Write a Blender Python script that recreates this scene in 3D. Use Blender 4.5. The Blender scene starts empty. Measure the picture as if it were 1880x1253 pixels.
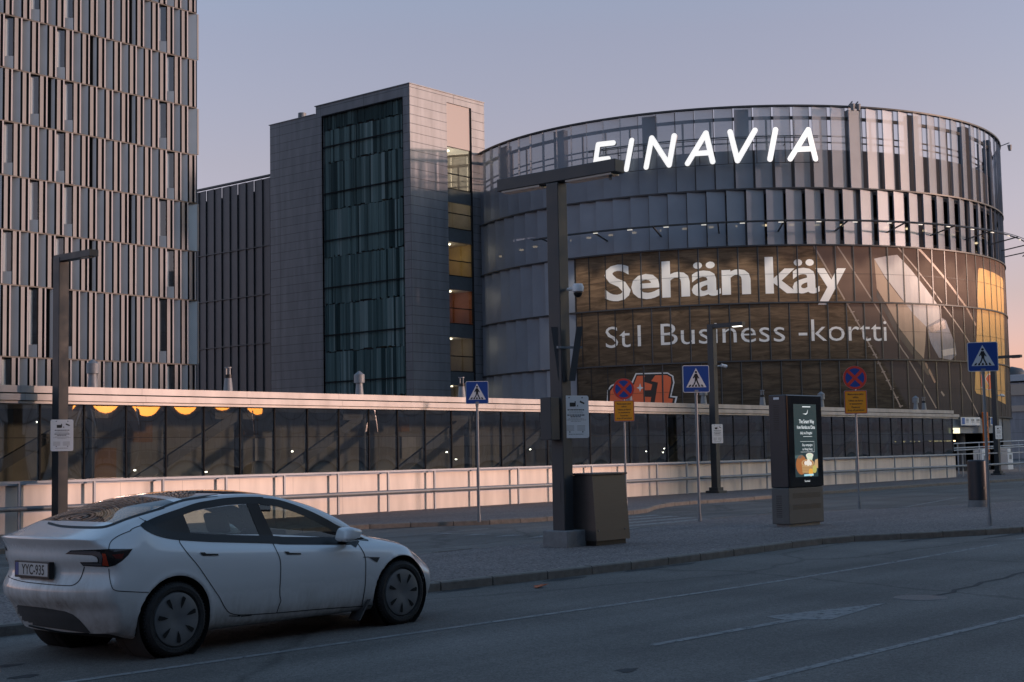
import bpy, bmesh, math, random
import numpy as np
from mathutils import Vector, Matrix
from mathutils.bvhtree import BVHTree
random.seed(7)
SC = bpy.context.scene
COL = SC.collection
R_ = math.radians

# ------------------------------------------------------------------ camera
# x runs along the street (away to the right), y runs across it towards the car park, z is up
F_PX = 2628.4; PW, PH = 1880.0, 1253.0
PITCH, ROLL, YAW, EYE = R_(4.506), R_(-1.073), R_(40.0), 1.77
f0 = np.array([math.cos(YAW), math.sin(YAW), 0]); r0 = np.array([math.sin(YAW), -math.cos(YAW), 0]); z0 = np.array([0, 0, 1.])
FW = math.cos(PITCH)*f0 + math.sin(PITCH)*z0; u0 = -math.sin(PITCH)*f0 + math.cos(PITCH)*z0
RT = math.cos(ROLL)*r0 + math.sin(ROLL)*u0; UP = -math.sin(ROLL)*r0 + math.cos(ROLL)*u0
EP = np.array([0, 0, EYE])
cd = bpy.data.cameras.new('camera'); cam = bpy.data.objects.new('camera', cd); COL.objects.link(cam)
cd.sensor_width = 36; cd.lens = F_PX/PW*36; cd.clip_start = .1; cd.clip_end = 5000
cam.matrix_world = Matrix(((RT[0], UP[0], -FW[0], 0), (RT[1], UP[1], -FW[1], 0), (RT[2], UP[2], -FW[2], EYE), (0, 0, 0, 1)))
SC.camera = cam

# ------------------------------------------------------------------ sky, sun, exposure
SUN_EL = R_(5.0); SUN_AZ = R_(34.0)          # azimuth off the facade normal, towards the far end of the street
TO_SUN = Vector((math.sin(SUN_AZ)*math.cos(SUN_EL), -math.cos(SUN_AZ)*math.cos(SUN_EL), math.sin(SUN_EL)))
w = bpy.data.worlds.new('World'); SC.world = w; w.use_nodes = True
nt = w.node_tree; nt.nodes.clear()
wo = nt.nodes.new('ShaderNodeOutputWorld'); bg = nt.nodes.new('ShaderNodeBackground')
sky = nt.nodes.new('ShaderNodeTexSky'); sky.sky_type = 'NISHITA'; sky.sun_disc = False
sky.sun_elevation = SUN_EL; sky.sun_rotation = math.atan2(TO_SUN.x, TO_SUN.y); sky.dust_density = 1.4; sky.air_density = 1.0; sky.ozone_density = 2.0
tc = nt.nodes.new('ShaderNodeTexCoord'); sx = nt.nodes.new('ShaderNodeSeparateXYZ'); rp = nt.nodes.new('ShaderNodeValToRGB')
nt.links.new(tc.outputs['Generated'], sx.inputs[0]); nt.links.new(sx.outputs['Z'], rp.inputs[0])
# rosy band opposite the sun (the sky model has no anti-twilight arch), fading out overhead and towards the sun
e = rp.color_ramp.elements
e[0].position = 0.0; e[0].color = (.80, .50, .78, 1); e[1].position = 1; e[1].color = (.66, .655, .635, 1)
for p_, c_ in ((.05, (.74, .43, .62, 1)), (.10, (.61, .375, .455, 1)), (.20, (.64, .388, .39, 1)), (.284, (.66, .42, .413, 1)), (.36, (.66, .49, .475, 1)), (.5, (.74, .63, .61, 1))):
    q = e.new(p_); q.color = c_
dt = nt.nodes.new('ShaderNodeVectorMath'); dt.operation = 'DOT_PRODUCT'; dt.inputs[1].default_value = tuple(TO_SUN); nt.links.new(tc.outputs['Generated'], dt.inputs[0])
mr = nt.nodes.new('ShaderNodeMapRange'); mr.interpolation_type = 'SMOOTHSTEP'; mr.inputs[1].default_value = .12; mr.inputs[2].default_value = .85; nt.links.new(dt.outputs['Value'], mr.inputs[0])
mn = nt.nodes.new('ShaderNodeMix'); mn.data_type = 'RGBA'; nt.links.new(mr.outputs[0], mn.inputs['Factor']); nt.links.new(rp.outputs[0], mn.inputs[6]); r2 = nt.nodes.new('ShaderNodeValToRGB'); nt.links.new(sx.outputs['Z'], r2.inputs[0]); e2 = r2.color_ramp.elements      # warmer low down on the sun's side
e2[0].position = 0; e2[0].color = (.13, .068, .036, 1); e2[1].position = .34; e2[1].color = (.45, .495, .55, 1); q = e2.new(.09); q.color = (.20, .115, .062, 1); q = e2.new(.16); q.color = (.43, .42, .41, 1)
nt.links.new(r2.outputs[0], mn.inputs[7])
mx = nt.nodes.new('ShaderNodeMix'); mx.data_type = 'RGBA'; mx.blend_type = 'MULTIPLY'; mx.inputs['Factor'].default_value = 1
nt.links.new(sky.outputs[0], mx.inputs[6]); nt.links.new(mn.outputs[2], mx.inputs[7])
gn = nt.nodes.new('ShaderNodeVectorMath'); gn.operation = 'SCALE'; gn.inputs['Scale'].default_value = 4.5; nt.links.new(mx.outputs[2], gn.inputs[0])
nt.links.new(gn.outputs[0], bg.inputs[0]); bg.inputs[1].default_value = .13
nt.links.new(bg.outputs[0], wo.inputs[0])
sl = bpy.data.lights.new('sun', 'SUN'); sl.energy = 2.0; sl.angle = R_(2.0); sl.color = (1, .64, .53)
so = bpy.data.objects.new('sun', sl); COL.objects.link(so)
so.rotation_euler = (-TO_SUN).to_track_quat('-Z', 'Y').to_euler()
SC.view_settings.view_transform = 'Standard'; SC.view_settings.look = 'None'
SC.view_settings.exposure = 0.4; SC.view_settings.gamma = 1; SC.view_settings.use_curve_mapping = False
SC.cycles.max_bounces = 8; SC.cycles.transparent_max_bounces = 16; SC.cycles.caustics_reflective = False; SC.cycles.caustics_refractive = False

# ------------------------------------------------------------------ survey helpers: sight lines met with real planes
def ray(x, y): return (x-PW/2)*RT - (y-PH/2)*UP + F_PX*FW
def on_z(x, y, z=0.): d = ray(x, y); return EP + d*((z-EYE)/d[2])
def on_y(x, y, Y): d = ray(x, y); return EP + d*(Y/d[1])
def on_x(x, y, X): d = ray(x, y); return EP + d*(X/d[0])

# ------------------------------------------------------------------ materials
MATS = {}
def nodes(m): m.use_nodes = True; return m.node_tree, m.node_tree.nodes['Principled BSDF']
def mat(name, col, rough=.55, metal=0., noise=0., nscale=3., bump=0., bscale=60., emit=None, estr=1., alpha=1., spec=.5, coat=0., stretch=(1, 1, 1), rvar=0.):
    if name in MATS: return MATS[name]
    m = bpy.data.materials.new(name); t, b = nodes(m)
    b.inputs['Base Color'].default_value = (*col, 1); b.inputs['Roughness'].default_value = rough
    b.inputs['Metallic'].default_value = metal; b.inputs['Specular IOR Level'].default_value = spec
    b.inputs['Coat Weight'].default_value = coat; b.inputs['Coat Roughness'].default_value = .06
    L = t.links
    co = t.nodes.new('ShaderNodeTexCoord'); mp = t.nodes.new('ShaderNodeMapping'); mp.inputs['Scale'].default_value = stretch
    L.new(co.outputs['Object'], mp.inputs[0])
    if noise or rvar:
        n = t.nodes.new('ShaderNodeTexNoise'); n.inputs['Scale'].default_value = nscale; n.inputs['Detail'].default_value = 8; n.inputs['Roughness'].default_value = .62
        L.new(mp.outputs[0], n.inputs['Vector'])
        if noise:
            r = t.nodes.new('ShaderNodeValToRGB')
            r.color_ramp.elements[0].position = .25; r.color_ramp.elements[1].position = .75
            r.color_ramp.elements[0].color = tuple(c*(1-noise) for c in col)+(1,); r.color_ramp.elements[1].color = tuple(min(1, c*(1+noise)) for c in col)+(1,)
            L.new(n.outputs['Fac'], r.inputs[0]); L.new(r.outputs[0], b.inputs['Base Color'])
        if rvar:
            mr = t.nodes.new('ShaderNodeMapRange'); mr.inputs[1].default_value = .3; mr.inputs[2].default_value = .7
            mr.inputs[3].default_value = max(.02, rough-rvar); mr.inputs[4].default_value = min(1, rough+rvar)
            L.new(n.outputs['Fac'], mr.inputs[0]); L.new(mr.outputs[0], b.inputs['Roughness'])
    if bump:
        n2 = t.nodes.new('ShaderNodeTexNoise'); n2.inputs['Scale'].default_value = bscale; n2.inputs['Detail'].default_value = 4
        L.new(mp.outputs[0], n2.inputs['Vector'])
        bp = t.nodes.new('ShaderNodeBump'); bp.inputs['Strength'].default_value = bump; bp.inputs['Distance'].default_value = .02
        L.new(n2.outputs['Fac'], bp.inputs['Height']); L.new(bp.outputs[0], b.inputs['Normal'])
    if emit:
        b.inputs['Emission Color'].default_value = (*emit, 1); b.inputs['Emission Strength'].default_value = estr
    if alpha < 1: b.inputs['Alpha'].default_value = alpha
    MATS[name] = m; return m
def glass(name, tint, refl=.06, rough=.02, fres=1.5):
    if name in MATS: return MATS[name]
    m = bpy.data.materials.new(name); m.use_nodes = True; t = m.node_tree; t.nodes.clear(); L = t.links
    o = t.nodes.new('ShaderNodeOutputMaterial'); tr = t.nodes.new('ShaderNodeBsdfTransparent'); gl = t.nodes.new('ShaderNodeBsdfGlossy')
    tr.inputs[0].default_value = (*tint, 1); gl.inputs['Roughness'].default_value = rough; gl.inputs[0].default_value = (.95, .97, 1, 1)
    fr = t.nodes.new('ShaderNodeFresnel'); fr.inputs[0].default_value = fres
    ge = t.nodes.new('ShaderNodeNewGeometry'); mi_ = t.nodes.new('ShaderNodeMapRange'); mi_.inputs[3].default_value = fres; mi_.inputs[4].default_value = 1/fres
    L.new(ge.outputs['Backfacing'], mi_.inputs[0]); L.new(mi_.outputs[0], fr.inputs[0])
    ad = t.nodes.new('ShaderNodeMath'); ad.operation = 'ADD'; ad.use_clamp = True; ad.inputs[1].default_value = refl
    mi = t.nodes.new('ShaderNodeMixShader')
    L.new(fr.outputs[0], ad.inputs[0]); L.new(ad.outputs[0], mi.inputs[0]); L.new(tr.outputs[0], mi.inputs[1]); L.new(gl.outputs[0], mi.inputs[2]); L.new(mi.outputs[0], o.inputs[0])
    MATS[name] = m; return m

def asphalt(name, col, patch=.25, aggregate=.35, scale=1.0, cracks=True):
    m = bpy.data.materials.new(name); t, b = nodes(m); L = t.links; N = t.nodes.new
    co = N('ShaderNodeTexCoord')
    n1 = N('ShaderNodeTexNoise'); n1.inputs['Scale'].default_value = .35*scale; n1.inputs['Detail'].default_value = 6; L.new(co.outputs['Object'], n1.inputs['Vector'])
    mp = N('ShaderNodeMapping'); mp.inputs['Scale'].default_value = (.12, 1.4, 1); L.new(co.outputs['Object'], mp.inputs[0])
    n1b = N('ShaderNodeTexNoise'); n1b.inputs['Scale'].default_value = .9; n1b.inputs['Detail'].default_value = 5; L.new(mp.outputs[0], n1b.inputs['Vector'])
    n2 = N('ShaderNodeTexVoronoi'); n2.inputs['Scale'].default_value = 75*scale; L.new(co.outputs['Object'], n2.inputs['Vector'])
    n3 = N('ShaderNodeTexNoise'); n3.inputs['Scale'].default_value = 14*scale; n3.inputs['Detail'].default_value = 8; n3.inputs['Roughness'].default_value = .8; L.new(co.outputs['Object'], n3.inputs['Vector'])
    def rng(src, lo, hi, a=.3, c=.7):
        r = N('ShaderNodeMapRange'); r.inputs[1].default_value = a; r.inputs[2].default_value = c; r.inputs[3].default_value = lo; r.inputs[4].default_value = hi; L.new(src, r.inputs[0]); return r.outputs[0]
    def mul(a, c):
        q = N('ShaderNodeMath'); q.operation = 'MULTIPLY'; L.new(a, q.inputs[0]); L.new(c, q.inputs[1]); return q.outputs[0]
    sp = N('ShaderNodeSeparateColor'); L.new(n2.outputs['Color'], sp.inputs[0])
    v = mul(mul(rng(n1.outputs['Fac'], 1-patch, 1+patch), rng(n1b.outputs['Fac'], 1-patch*.8, 1+patch*.8)), mul(rng(sp.outputs[0], 1-aggregate, 1+aggregate, 0, 1), rng(n3.outputs['Fac'], .72, 1.28)))
    if cracks:
        nz = N('ShaderNodeTexNoise'); nz.inputs['Scale'].default_value = 1.2; nz.inputs['Detail'].default_value = 5; L.new(co.outputs['Object'], nz.inputs['Vector'])
        ad = N('ShaderNodeMix'); ad.data_type = 'VECTOR'; ad.inputs['Factor'].default_value = .35; L.new(co.outputs['Object'], ad.inputs[4]); L.new(nz.outputs['Color'], ad.inputs[5])
        cr = N('ShaderNodeTexVoronoi'); cr.feature = 'DISTANCE_TO_EDGE'; cr.inputs['Scale'].default_value = .22; L.new(ad.outputs[1], cr.inputs['Vector'])
        v = mul(v, rng(cr.outputs['Distance'], .62, 1.0, .0, .012))
    mc = N('ShaderNodeMix'); mc.data_type = 'RGBA'; mc.blend_type = 'MULTIPLY'; mc.inputs['Factor'].default_value = 1; mc.inputs[6].default_value = (*col, 1)
    cb = N('ShaderNodeCombineColor'); L.new(v, cb.inputs[0]); L.new(v, cb.inputs[1]); L.new(v, cb.inputs[2]); L.new(cb.outputs[0], mc.inputs[7]); L.new(mc.outputs[2], b.inputs['Base Color'])
    bp = N('ShaderNodeBump'); bp.inputs['Strength'].default_value = .5; bp.inputs['Distance'].default_value = .012; L.new(n2.outputs['Distance'], bp.inputs['Height']); L.new(bp.outputs[0], b.inputs['Normal'])
    b.inputs['Roughness'].default_value = .78; b.inputs['Specular IOR Level'].default_value = .35
    MATS[name] = m; return m
def panelled(name, col, dx, dz, rough=.45, metal=.0, line=.012, dark=.35, var=.06, vertical_axis=True):
    """sheet cladding with fine open joints every dx along the wall and dz in height"""
    m = bpy.data.materials.new(name); t, b = nodes(m); L = t.links; N = t.nodes.new
    co = N('ShaderNodeTexCoord'); s = N('ShaderNodeSeparateXYZ'); L.new(co.outputs['Object'], s.inputs[0])
    ad = N('ShaderNodeMath'); ad.operation = 'ADD'; L.new(s.outputs[0], ad.inputs[0]); L.new(s.outputs[1], ad.inputs[1])
    cb = N('ShaderNodeCombineXYZ'); L.new(ad.outputs[0], cb.inputs[0]); L.new(s.outputs[2], cb.inputs[1])
    br = N('ShaderNodeTexBrick'); br.offset = 0; br.inputs['Scale'].default_value = 1; br.inputs['Brick Width'].default_value = dx; br.inputs['Row Height'].default_value = dz
    br.inputs['Mortar Size'].default_value = line; br.inputs['Mortar Smooth'].default_value = .2; br.inputs['Bias'].default_value = 0
    br.inputs['Color1'].default_value = tuple(c*(1-var) for c in col)+(1,); br.inputs['Color2'].default_value = tuple(min(1, c*(1+var)) for c in col)+(1,)
    br.inputs['Mortar'].default_value = tuple(c*dark for c in col)+(1,)
    L.new(cb.outputs[0], br.inputs['Vector'])
    mp = N('ShaderNodeMapping'); mp.inputs['Scale'].default_value = (2, 2, .35); L.new(co.outputs['Object'], mp.inputs[0])
    n = N('ShaderNodeTexNoise'); n.inputs['Scale'].default_value = 1.0; n.inputs['Detail'].default_value = 7; L.new(mp.outputs[0], n.inputs['Vector'])
    mr = N('ShaderNodeMapRange'); mr.inputs[1].default_value = .3; mr.inputs[2].default_value = .7; mr.inputs[3].default_value = .80; mr.inputs[4].default_value = 1.10; L.new(n.outputs['Fac'], mr.inputs[0])
    mc = N('ShaderNodeMix'); mc.data_type = 'RGBA'; mc.blend_type = 'MULTIPLY'; mc.inputs['Factor'].default_value = 1
    L.new(br.outputs['Color'], mc.inputs[6]); L.new(mr.outputs[0], mc.inputs[7]); L.new(mc.outputs[2], b.inputs['Base Color'])
    bp = N('ShaderNodeBump'); bp.inputs['Strength'].default_value = .4; bp.inputs['Distance'].default_value = -.02; L.new(br.outputs['Fac'], bp.inputs['Height']); L.new(bp.outputs[0], b.inputs['Normal'])
    b.inputs['Roughness'].default_value = rough; b.inputs['Metallic'].default_value = metal
    MATS[name] = m; return m

# ------------------------------------------------------------------ mesh builder
ROOT = {}
class MB:
    def __init__(s): s.v = []; s.f = []; s.m = []
    def add(s, pts, faces, mi=0):
        n = len(s.v); s.v += [tuple(p) for p in pts]
        for fc in faces: s.f.append([n+i for i in fc]); s.m.append(mi)
    def quad(s, a, b, c, d, mi=0): s.add((a, b, c, d), ((0, 1, 2, 3),), mi)
    def box(s, x0, y0, z0, x1, y1, z1, mi=0):
        s.add([(x, y, z) for x in (x0, x1) for y in (y0, y1) for z in (z0, z1)],
              ((0, 1, 3, 2), (4, 6, 7, 5), (0, 4, 5, 1), (2, 3, 7, 6), (0, 2, 6, 4), (1, 5, 7, 3)), mi)
    def bbox(s, x0, y0, z0, x1, y1, z1, r=.02, mi=0):
        """box with chamfered edges"""
        bm = bmesh.new(); bmesh.ops.create_cube(bm, size=1)
        for q in bm.verts: q.co = Vector(((x0+x1)/2+q.co.x*(x1-x0), (y0+y1)/2+q.co.y*(y1-y0), (z0+z1)/2+q.co.z*(z1-z0)))
        bmesh.ops.bevel(bm, geom=bm.edges[:], offset=r, segments=2, affect='EDGES', profile=.5)
        s.frombm(bm, mi)
    def frombm(s, bm, mi=0, M=None):
        n = len(s.v); bm.verts.index_update()
        for q in bm.verts: s.v.append(tuple(M @ q.co if M else q.co))
        for fc in bm.faces: s.f.append([n+q.index for q in fc.verts]); s.m.append(mi)
        bm.free()
    def obox(s, p0, p1, a, b, mi=0, side=None):
        """bar from p0 to p1, a wide (horizontal) and b deep"""
        p0 = Vector(p0); p1 = Vector(p1); d = (p1-p0).normalized()
        sd = Vector(side) if side else d.cross(Vector((0, 0, 1)))
        if sd.length < 1e-4: sd = Vector((1, 0, 0))
        sd.normalize(); up = sd.cross(d).normalized()
        pts = [p + sd*i*a/2 + up*j*b/2 for p in (p0, p1) for i in (-1, 1) for j in (-1, 1)]
        s.add(pts, ((0, 1, 3, 2), (4, 6, 7, 5), (0, 4, 5, 1), (2, 3, 7, 6), (0, 2, 6, 4), (1, 5, 7, 3)), mi)
    def cyl(s, p0, p1, ra, rb=None, n=12, mi=0, cap=True):
        rb = ra if rb is None else rb; p0 = Vector(p0); p1 = Vector(p1); d = (p1-p0).normalized()
        a = d.orthogonal().normalized(); b = d.cross(a); k = len(s.v)
        for p, r in ((p0, ra), (p1, rb)):
            for i in range(n): q = p + a*r*math.cos(2*math.pi*i/n) + b*r*math.sin(2*math.pi*i/n); s.v.append(tuple(q))
        for i in range(n): s.f.append([k+i, k+(i+1) % n, k+n+(i+1) % n, k+n+i]); s.m.append(mi)
        if cap: s.f.append([k+i for i in range(n)][::-1]); s.m.append(mi); s.f.append([k+n+i for i in range(n)]); s.m.append(mi)
    def tube(s, pts, r, n=8, mi=0):
        for a, b in zip(pts, pts[1:]): s.cyl(a, b, r, n=n, mi=mi)
    def lathe(s, prof, M, n=40, mi=0, mis=None):
        """profile (radius, axial) turned about the local y axis of M"""
        k = len(s.v); P = len(prof)
        for i in range(n):
            a = 2*math.pi*i/n
            for r, y in prof: s.v.append(tuple(M @ Vector((r*math.cos(a), y, r*math.sin(a)))))
        for i in range(n):
            j = (i+1) % n
            for q in range(P-1): s.f.append([k+i*P+q, k+j*P+q, k+j*P+q+1, k+i*P+q+1]); s.m.append(mis[q] if mis else mi)
    def poly(s, pts, mi=0, thick=None):
        """flat polygon (any outline) given as 3-D points, optionally extruded by the vector thick"""
        pts = [Vector(p) for p in pts]; bm = bmesh.new(); vs = [bm.verts.new(p) for p in pts]
        fc = bm.faces.new(vs)
        if thick is not None:
            g = bmesh.ops.extrude_face_region(bm, geom=[fc]); nv = [q for q in g['geom'] if isinstance(q, bmesh.types.BMVert)]
            bmesh.ops.translate(bm, verts=nv, vec=Vector(thick))
        bmesh.ops.recalc_face_normals(bm, faces=bm.faces[:])
        bmesh.ops.triangulate(bm, faces=[q for q in bm.faces if len(q.verts) > 4])
        s.frombm(bm, mi)
    def build(s, name, mats, parent=None, smooth=False, local=False, sharp=None):
        me = bpy.data.meshes.new(name); vs = s.v
        if parent is not None and not local:
            Mi = ROOT[parent.name].inverted(); vs = [tuple(Mi @ Vector(q)) for q in vs]
        me.from_pydata(vs, [], s.f)
        if not isinstance(mats, (list, tuple)): mats = [mats]
        for q in mats: me.materials.append(q)
        me.polygons.foreach_set('material_index', s.m)
        if smooth:
            me.polygons.foreach_set('use_smooth', [True]*len(s.f))
            if sharp: me.set_sharp_from_angle(angle=R_(sharp))
        me.update()
        o = bpy.data.objects.new(name, me); COL.objects.link(o)
        if parent is not None: o.parent = parent; ROOT[o.name] = ROOT[parent.name]
        else: ROOT[o.name] = Matrix.Identity(4)
        return o
def tag(o, label, cat, group=None):
    o['label'] = label; o['category'] = cat
    if group: o['group'] = group
    return o
def thing(name, label, cat, loc=(0, 0, 0), rz=0, group=None):
    o = bpy.data.objects.new(name, None); COL.objects.link(o); o.location = loc; o.rotation_euler = (0, 0, rz); o.empty_display_size = .3
    ROOT[o.name] = Matrix.Translation(Vector(loc)) @ Matrix.Rotation(rz, 4, 'Z')
    return tag(o, label, cat, group)
def struct(o): o['kind'] = 'structure'; return o

def text2d(s, size=1., bold=0., align='LEFT', spacing=1.):
    """letter outlines of the built-in face as flat triangles: verts (x, y), faces"""
    cu = bpy.data.curves.new('lettering', 'FONT'); cu.body = s; cu.size = size; cu.offset = bold; cu.align_x = align; cu.space_character = spacing; cu.resolution_u = 3
    ob = bpy.data.objects.new('lettering', cu); COL.objects.link(ob)
    dg = bpy.context.evaluated_depsgraph_get(); dg.update(); me = bpy.data.meshes.new_from_object(ob.evaluated_get(dg))
    vs = [(q.co.x, q.co.y) for q in me.vertices]; fs = [list(p.vertices) for p in me.polygons]
    bpy.data.objects.remove(ob); bpy.data.curves.remove(cu); bpy.data.meshes.remove(me)
    return vs, fs

# ------------------------------------------------------------------ shared materials
M_road = asphalt('road asphalt', (.118, .110, .102), patch=.26)
M_road2 = asphalt('ground', (.075, .076, .078), patch=.2, cracks=False)
M_setts = asphalt('granite setts', (.150, .128, .122), patch=.16, aggregate=.7, scale=.5, cracks=False)
M_kerb = mat('granite kerb', (.15, .135, .12), .8, noise=.3, nscale=7, bump=.3, bscale=50)
M_white_paint = mat('worn road paint', (.20, .20, .20), .7, noise=.3, nscale=5)
_t = M_white_paint.node_tree; _n = _t.nodes.new('ShaderNodeTexNoise'); _n.inputs['Scale'].default_value = 9; _n.inputs['Detail'].default_value = 9; _n.inputs['Roughness'].default_value = .75
_c = _t.nodes.new('ShaderNodeTexCoord'); _t.links.new(_c.outputs['Object'], _n.inputs['Vector']); _m = _t.nodes.new('ShaderNodeMapRange'); _m.inputs[1].default_value = .30; _m.inputs[2].default_value = .50; _m.inputs[3].default_value = .08; _m.inputs[4].default_value = .95
_t.links.new(_n.outputs['Fac'], _m.inputs[0]); _t.links.new(_m.outputs[0], _t.nodes['Principled BSDF'].inputs['Alpha'])
M_galv = mat('galvanised steel', (.22, .235, .25), .6, metal=.4, noise=.15, nscale=9, rvar=.1)
M_rail = mat('pale grey rail paint', (.38, .40, .43), .5, metal=.1, noise=.08, nscale=4)
M_dgrey = mat('dark grey paint', (.055, .06, .065), .45, noise=.12, nscale=5, rvar=.08)
M_black = mat('black', (.008, .008, .009), .5)
M_rubber = mat('black rubber', (.012, .012, .012), .75)

# ================================================================== SETTING: ground, road, pavements, markings
def sheet(name, pts, z, m):
    b = MB(); b.poly([(x, y, z) for x, y in pts], 0); o = b.build(name, m); return struct(o)
b = MB(); b.quad((-1800, -1800, -.02), (2500, -1800, -.02), (2500, 2500, -.02), (-1800, 2500, -.02)); struct(b.build('ground', M_road2))
b = MB(); b.quad((-60, -45, 0), (170, -45, 0), (170, 30, 0), (-60, 30, 0)); struct(b.build('road', M_road))
def smooth_line(pts, n=5):
    P = [np.array(p, float) for p in pts]; out = []
    for i in range(len(P)-1):
        a = P[max(i-1, 0)]; b_ = P[i]; c = P[i+1]; d = P[min(i+2, len(P)-1)]
        for t in np.linspace(0, 1, n, endpoint=False):
            out.append(.5*((2*b_)+(-a+c)*t+(2*a-5*b_+4*c-d)*t*t+(-a+3*b_-3*c+d)*t**3))
    out.append(P[-1]); return [tuple(q) for q in out]
near_edge = smooth_line([(-30, 15.6), (0, 14.3), (8, 13.6), (13.7, 12.95), (17, 12.68), (20, 12.68), (23, 12.78), (24.6, 12.7), (25.5, 12.3), (26.9, 11.55), (28.7, 10.85), (33, 9.7), (42, 8.2), (60, 6.6)])
far_edge = smooth_line([(-30, 17.0), (8, 16.95), (18, 17.05), (21.7, 17.3), (25.3, 18.05), (27.6, 18.6), (31, 19.0), (33, 18.6), (35, 18.0), (42, 15.85), (60, 13.2)])
walk_edge = smooth_line([(-30, 26.4), (0, 26.0), (20, 25.8), (24, 25.6), (25.3, 25.2), (26.7, 24.3), (27.5, 23.85), (29.8, 23.5), (33.5, 23.6), (35, 24.2), (36.7, 25.1), (39.3, 25.95), (43, 25.95), (50, 26.4), (59, 26.8), (66, 26.3), (80, 25.9), (140, 25.6)])
IZ = .12
def off(line, d):
    L_ = []
    for i, p in enumerate(line):
        a = np.array(line[max(i-1, 0)]); c = np.array(line[min(i+1, len(line)-1)]); t = c-a; t /= np.linalg.norm(t)
        L_.append((p[0]-t[1]*d, p[1]+t[0]*d))
    return L_
sheet('traffic_island', off(near_edge, .14)+off(far_edge, -.12)[::-1], IZ-.006, M_setts)
M_pave = asphalt('pavement asphalt', (.135, .118, .114), patch=.15, aggregate=.6, scale=.5, cracks=False)
sheet('sidewalk', off(walk_edge, .14)+[(140, 190), (-30, 190)], IZ-.006, M_pave)
def kerb(name, line, inward, z=IZ, wd=.15, blk=1.0):
    pts = [np.array(p) for p in line]; seg = [0]
    for a, c in zip(pts, pts[1:]): seg.append(seg[-1]+np.linalg.norm(c-a))
    def at(t):
        i = min(max(np.searchsorted(seg, t)-1, 0), len(pts)-2); k = (t-seg[i])/(seg[i+1]-seg[i]); return pts[i]*(1-k)+pts[i+1]*k
    mb = MB(); t = 0
    while t < seg[-1]-.2:
        e_ = min(t+blk*random.uniform(.92, 1.1), seg[-1]); a = at(t+.011); c = at(e_-.011); d = (c-a)/np.linalg.norm(c-a); n = np.array([-d[1], d[0]])*inward
        h = z+random.uniform(-.004, .005); a = a+n*random.uniform(-.004, .004)
        q = [a, c, c+n*wd, a+n*wd]; top = [(a+n*.02), (c+n*.02), c+n*wd, a+n*wd]
        mb.add([(*p, -.015) for p in q]+[(*p, h-.018) for p in q]+[(*p, h) for p in top],
               ((0, 1, 5, 4), (4, 5, 9, 8), (8, 9, 10, 11), (1, 2, 10, 9, 5), (3, 0, 4, 8, 11), (2, 3, 11, 10)))
        t = e_
    return struct(mb.build(name, M_kerb))
kerb('island_kerb', near_edge, 1); kerb('island_far_kerb', far_edge, -1, z=IZ-.002, wd=.13); kerb('sidewalk_kerb', walk_edge, 1)
# painted markings, 4 mm above the asphalt
def stripe(name, line, wd, z=.004):
    a = off(line, wd/2); c = off(line, -wd/2); mb = MB()
    for i in range(len(line)-1): mb.quad((*a[i], z), (*c[i], z), (*c[i+1], z), (*a[i+1], z))
    return struct(mb.build(name, M_white_paint))
stripe('lane_marking', smooth_line([(-25, 11.6), (2, 10.75), (6.7, 10.32), (9.0, 10.2), (12.4, 10.0), (16.2, 9.8), (19.9, 9.8), (25.2, 9.95)]), .10)
stripe('lane_marking', [(-25, 5.9), (9.6, 5.78), (14.8, 5.62), (24, 5.4), (60, 4.6)], .10)
stripe('lane_marking', smooth_line([(-20, 21.9), (21.3, 22.5), (25.7, 22.7)]), .09)
stripe('lane_marking', smooth_line([(38, 18.1), (41, 18.65), (47.3, 20.0)]), .12)
stripe('lane_marking', [(26.8, 10.1), (29.4, 10.2)], .3)
sheet('arrow_marking', [(10.98, 7.64), (13.28, 7.53), (13.45, 7.86), (15.30, 7.36), (13.55, 7.14), (13.38, 7.40), (10.94, 7.54)], .004, M_white_paint)
for k in range(5):
    y = 19.0+k*.86; sheet('crosswalk_marking', [(26.6+.55*k, y), (31.2+.5*k, y+.03), (31.3+.5*k, y+.47), (26.7+.55*k, y+.44)], .004, M_white_paint)
for k in range(5):
    y = 18.1+k*.95; sheet('yield_marking', [(24.2, y), (24.2, y+.5), (23.4, y+.25)], .004, M_white_paint)
M_stain = mat('damp stain', (.04, .04, .042), .75, spec=.2, noise=.3, nscale=6)
for i, (px, py, rx, ry) in enumerate(((16.0, 12.55, .45, .12), (17.9, 12.5, .6, .11), (18.9, 12.5, .4, .08), (14.1, 12.8, .4, .1), (26.2, 11.75, 1.2, .13), (28.2, 10.75, 1.6, .12), (25.6, 25.0, 1.2, .18))):
    pts = []; rr = random.Random(i)
    for k in range(20):
        a = 2*math.pi*k/20; q = rr.uniform(.75, 1.15); pts.append((px+rx*q*math.cos(a), py+ry*q*math.sin(a)))
    sheet('damp_patch', pts, .003, M_stain)
rr = random.Random(5)
for i, (px, py) in enumerate(((6.6, 10.9), (6.9, 11.6), (6.3, 11.2), (9.6, 6.9))):
    sheet('oil_spot', [(px+.16*rr.uniform(.5, 1.1)*math.cos(a), py+.09*rr.uniform(.5, 1.1)*math.sin(a)) for a in np.linspace(0, 6.28, 12, endpoint=False)], .003, M_stain)
crack = [(16.3, 7.25), (16.8, 7.2), (17.1, 7.32), (17.7, 7.3), (18.2, 7.42), (18.9, 7.38), (19.6, 7.5), (20.6, 7.45)]
mbk = MB(); a = off(crack, .035); c = off(crack, -.03)
for i in range(len(crack)-1): mbk.quad((*a[i], .003), (*c[i], .003), (*c[i+1], .003), (*a[i+1], .003))
struct(mbk.build('tar_seam', M_stain))

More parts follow.
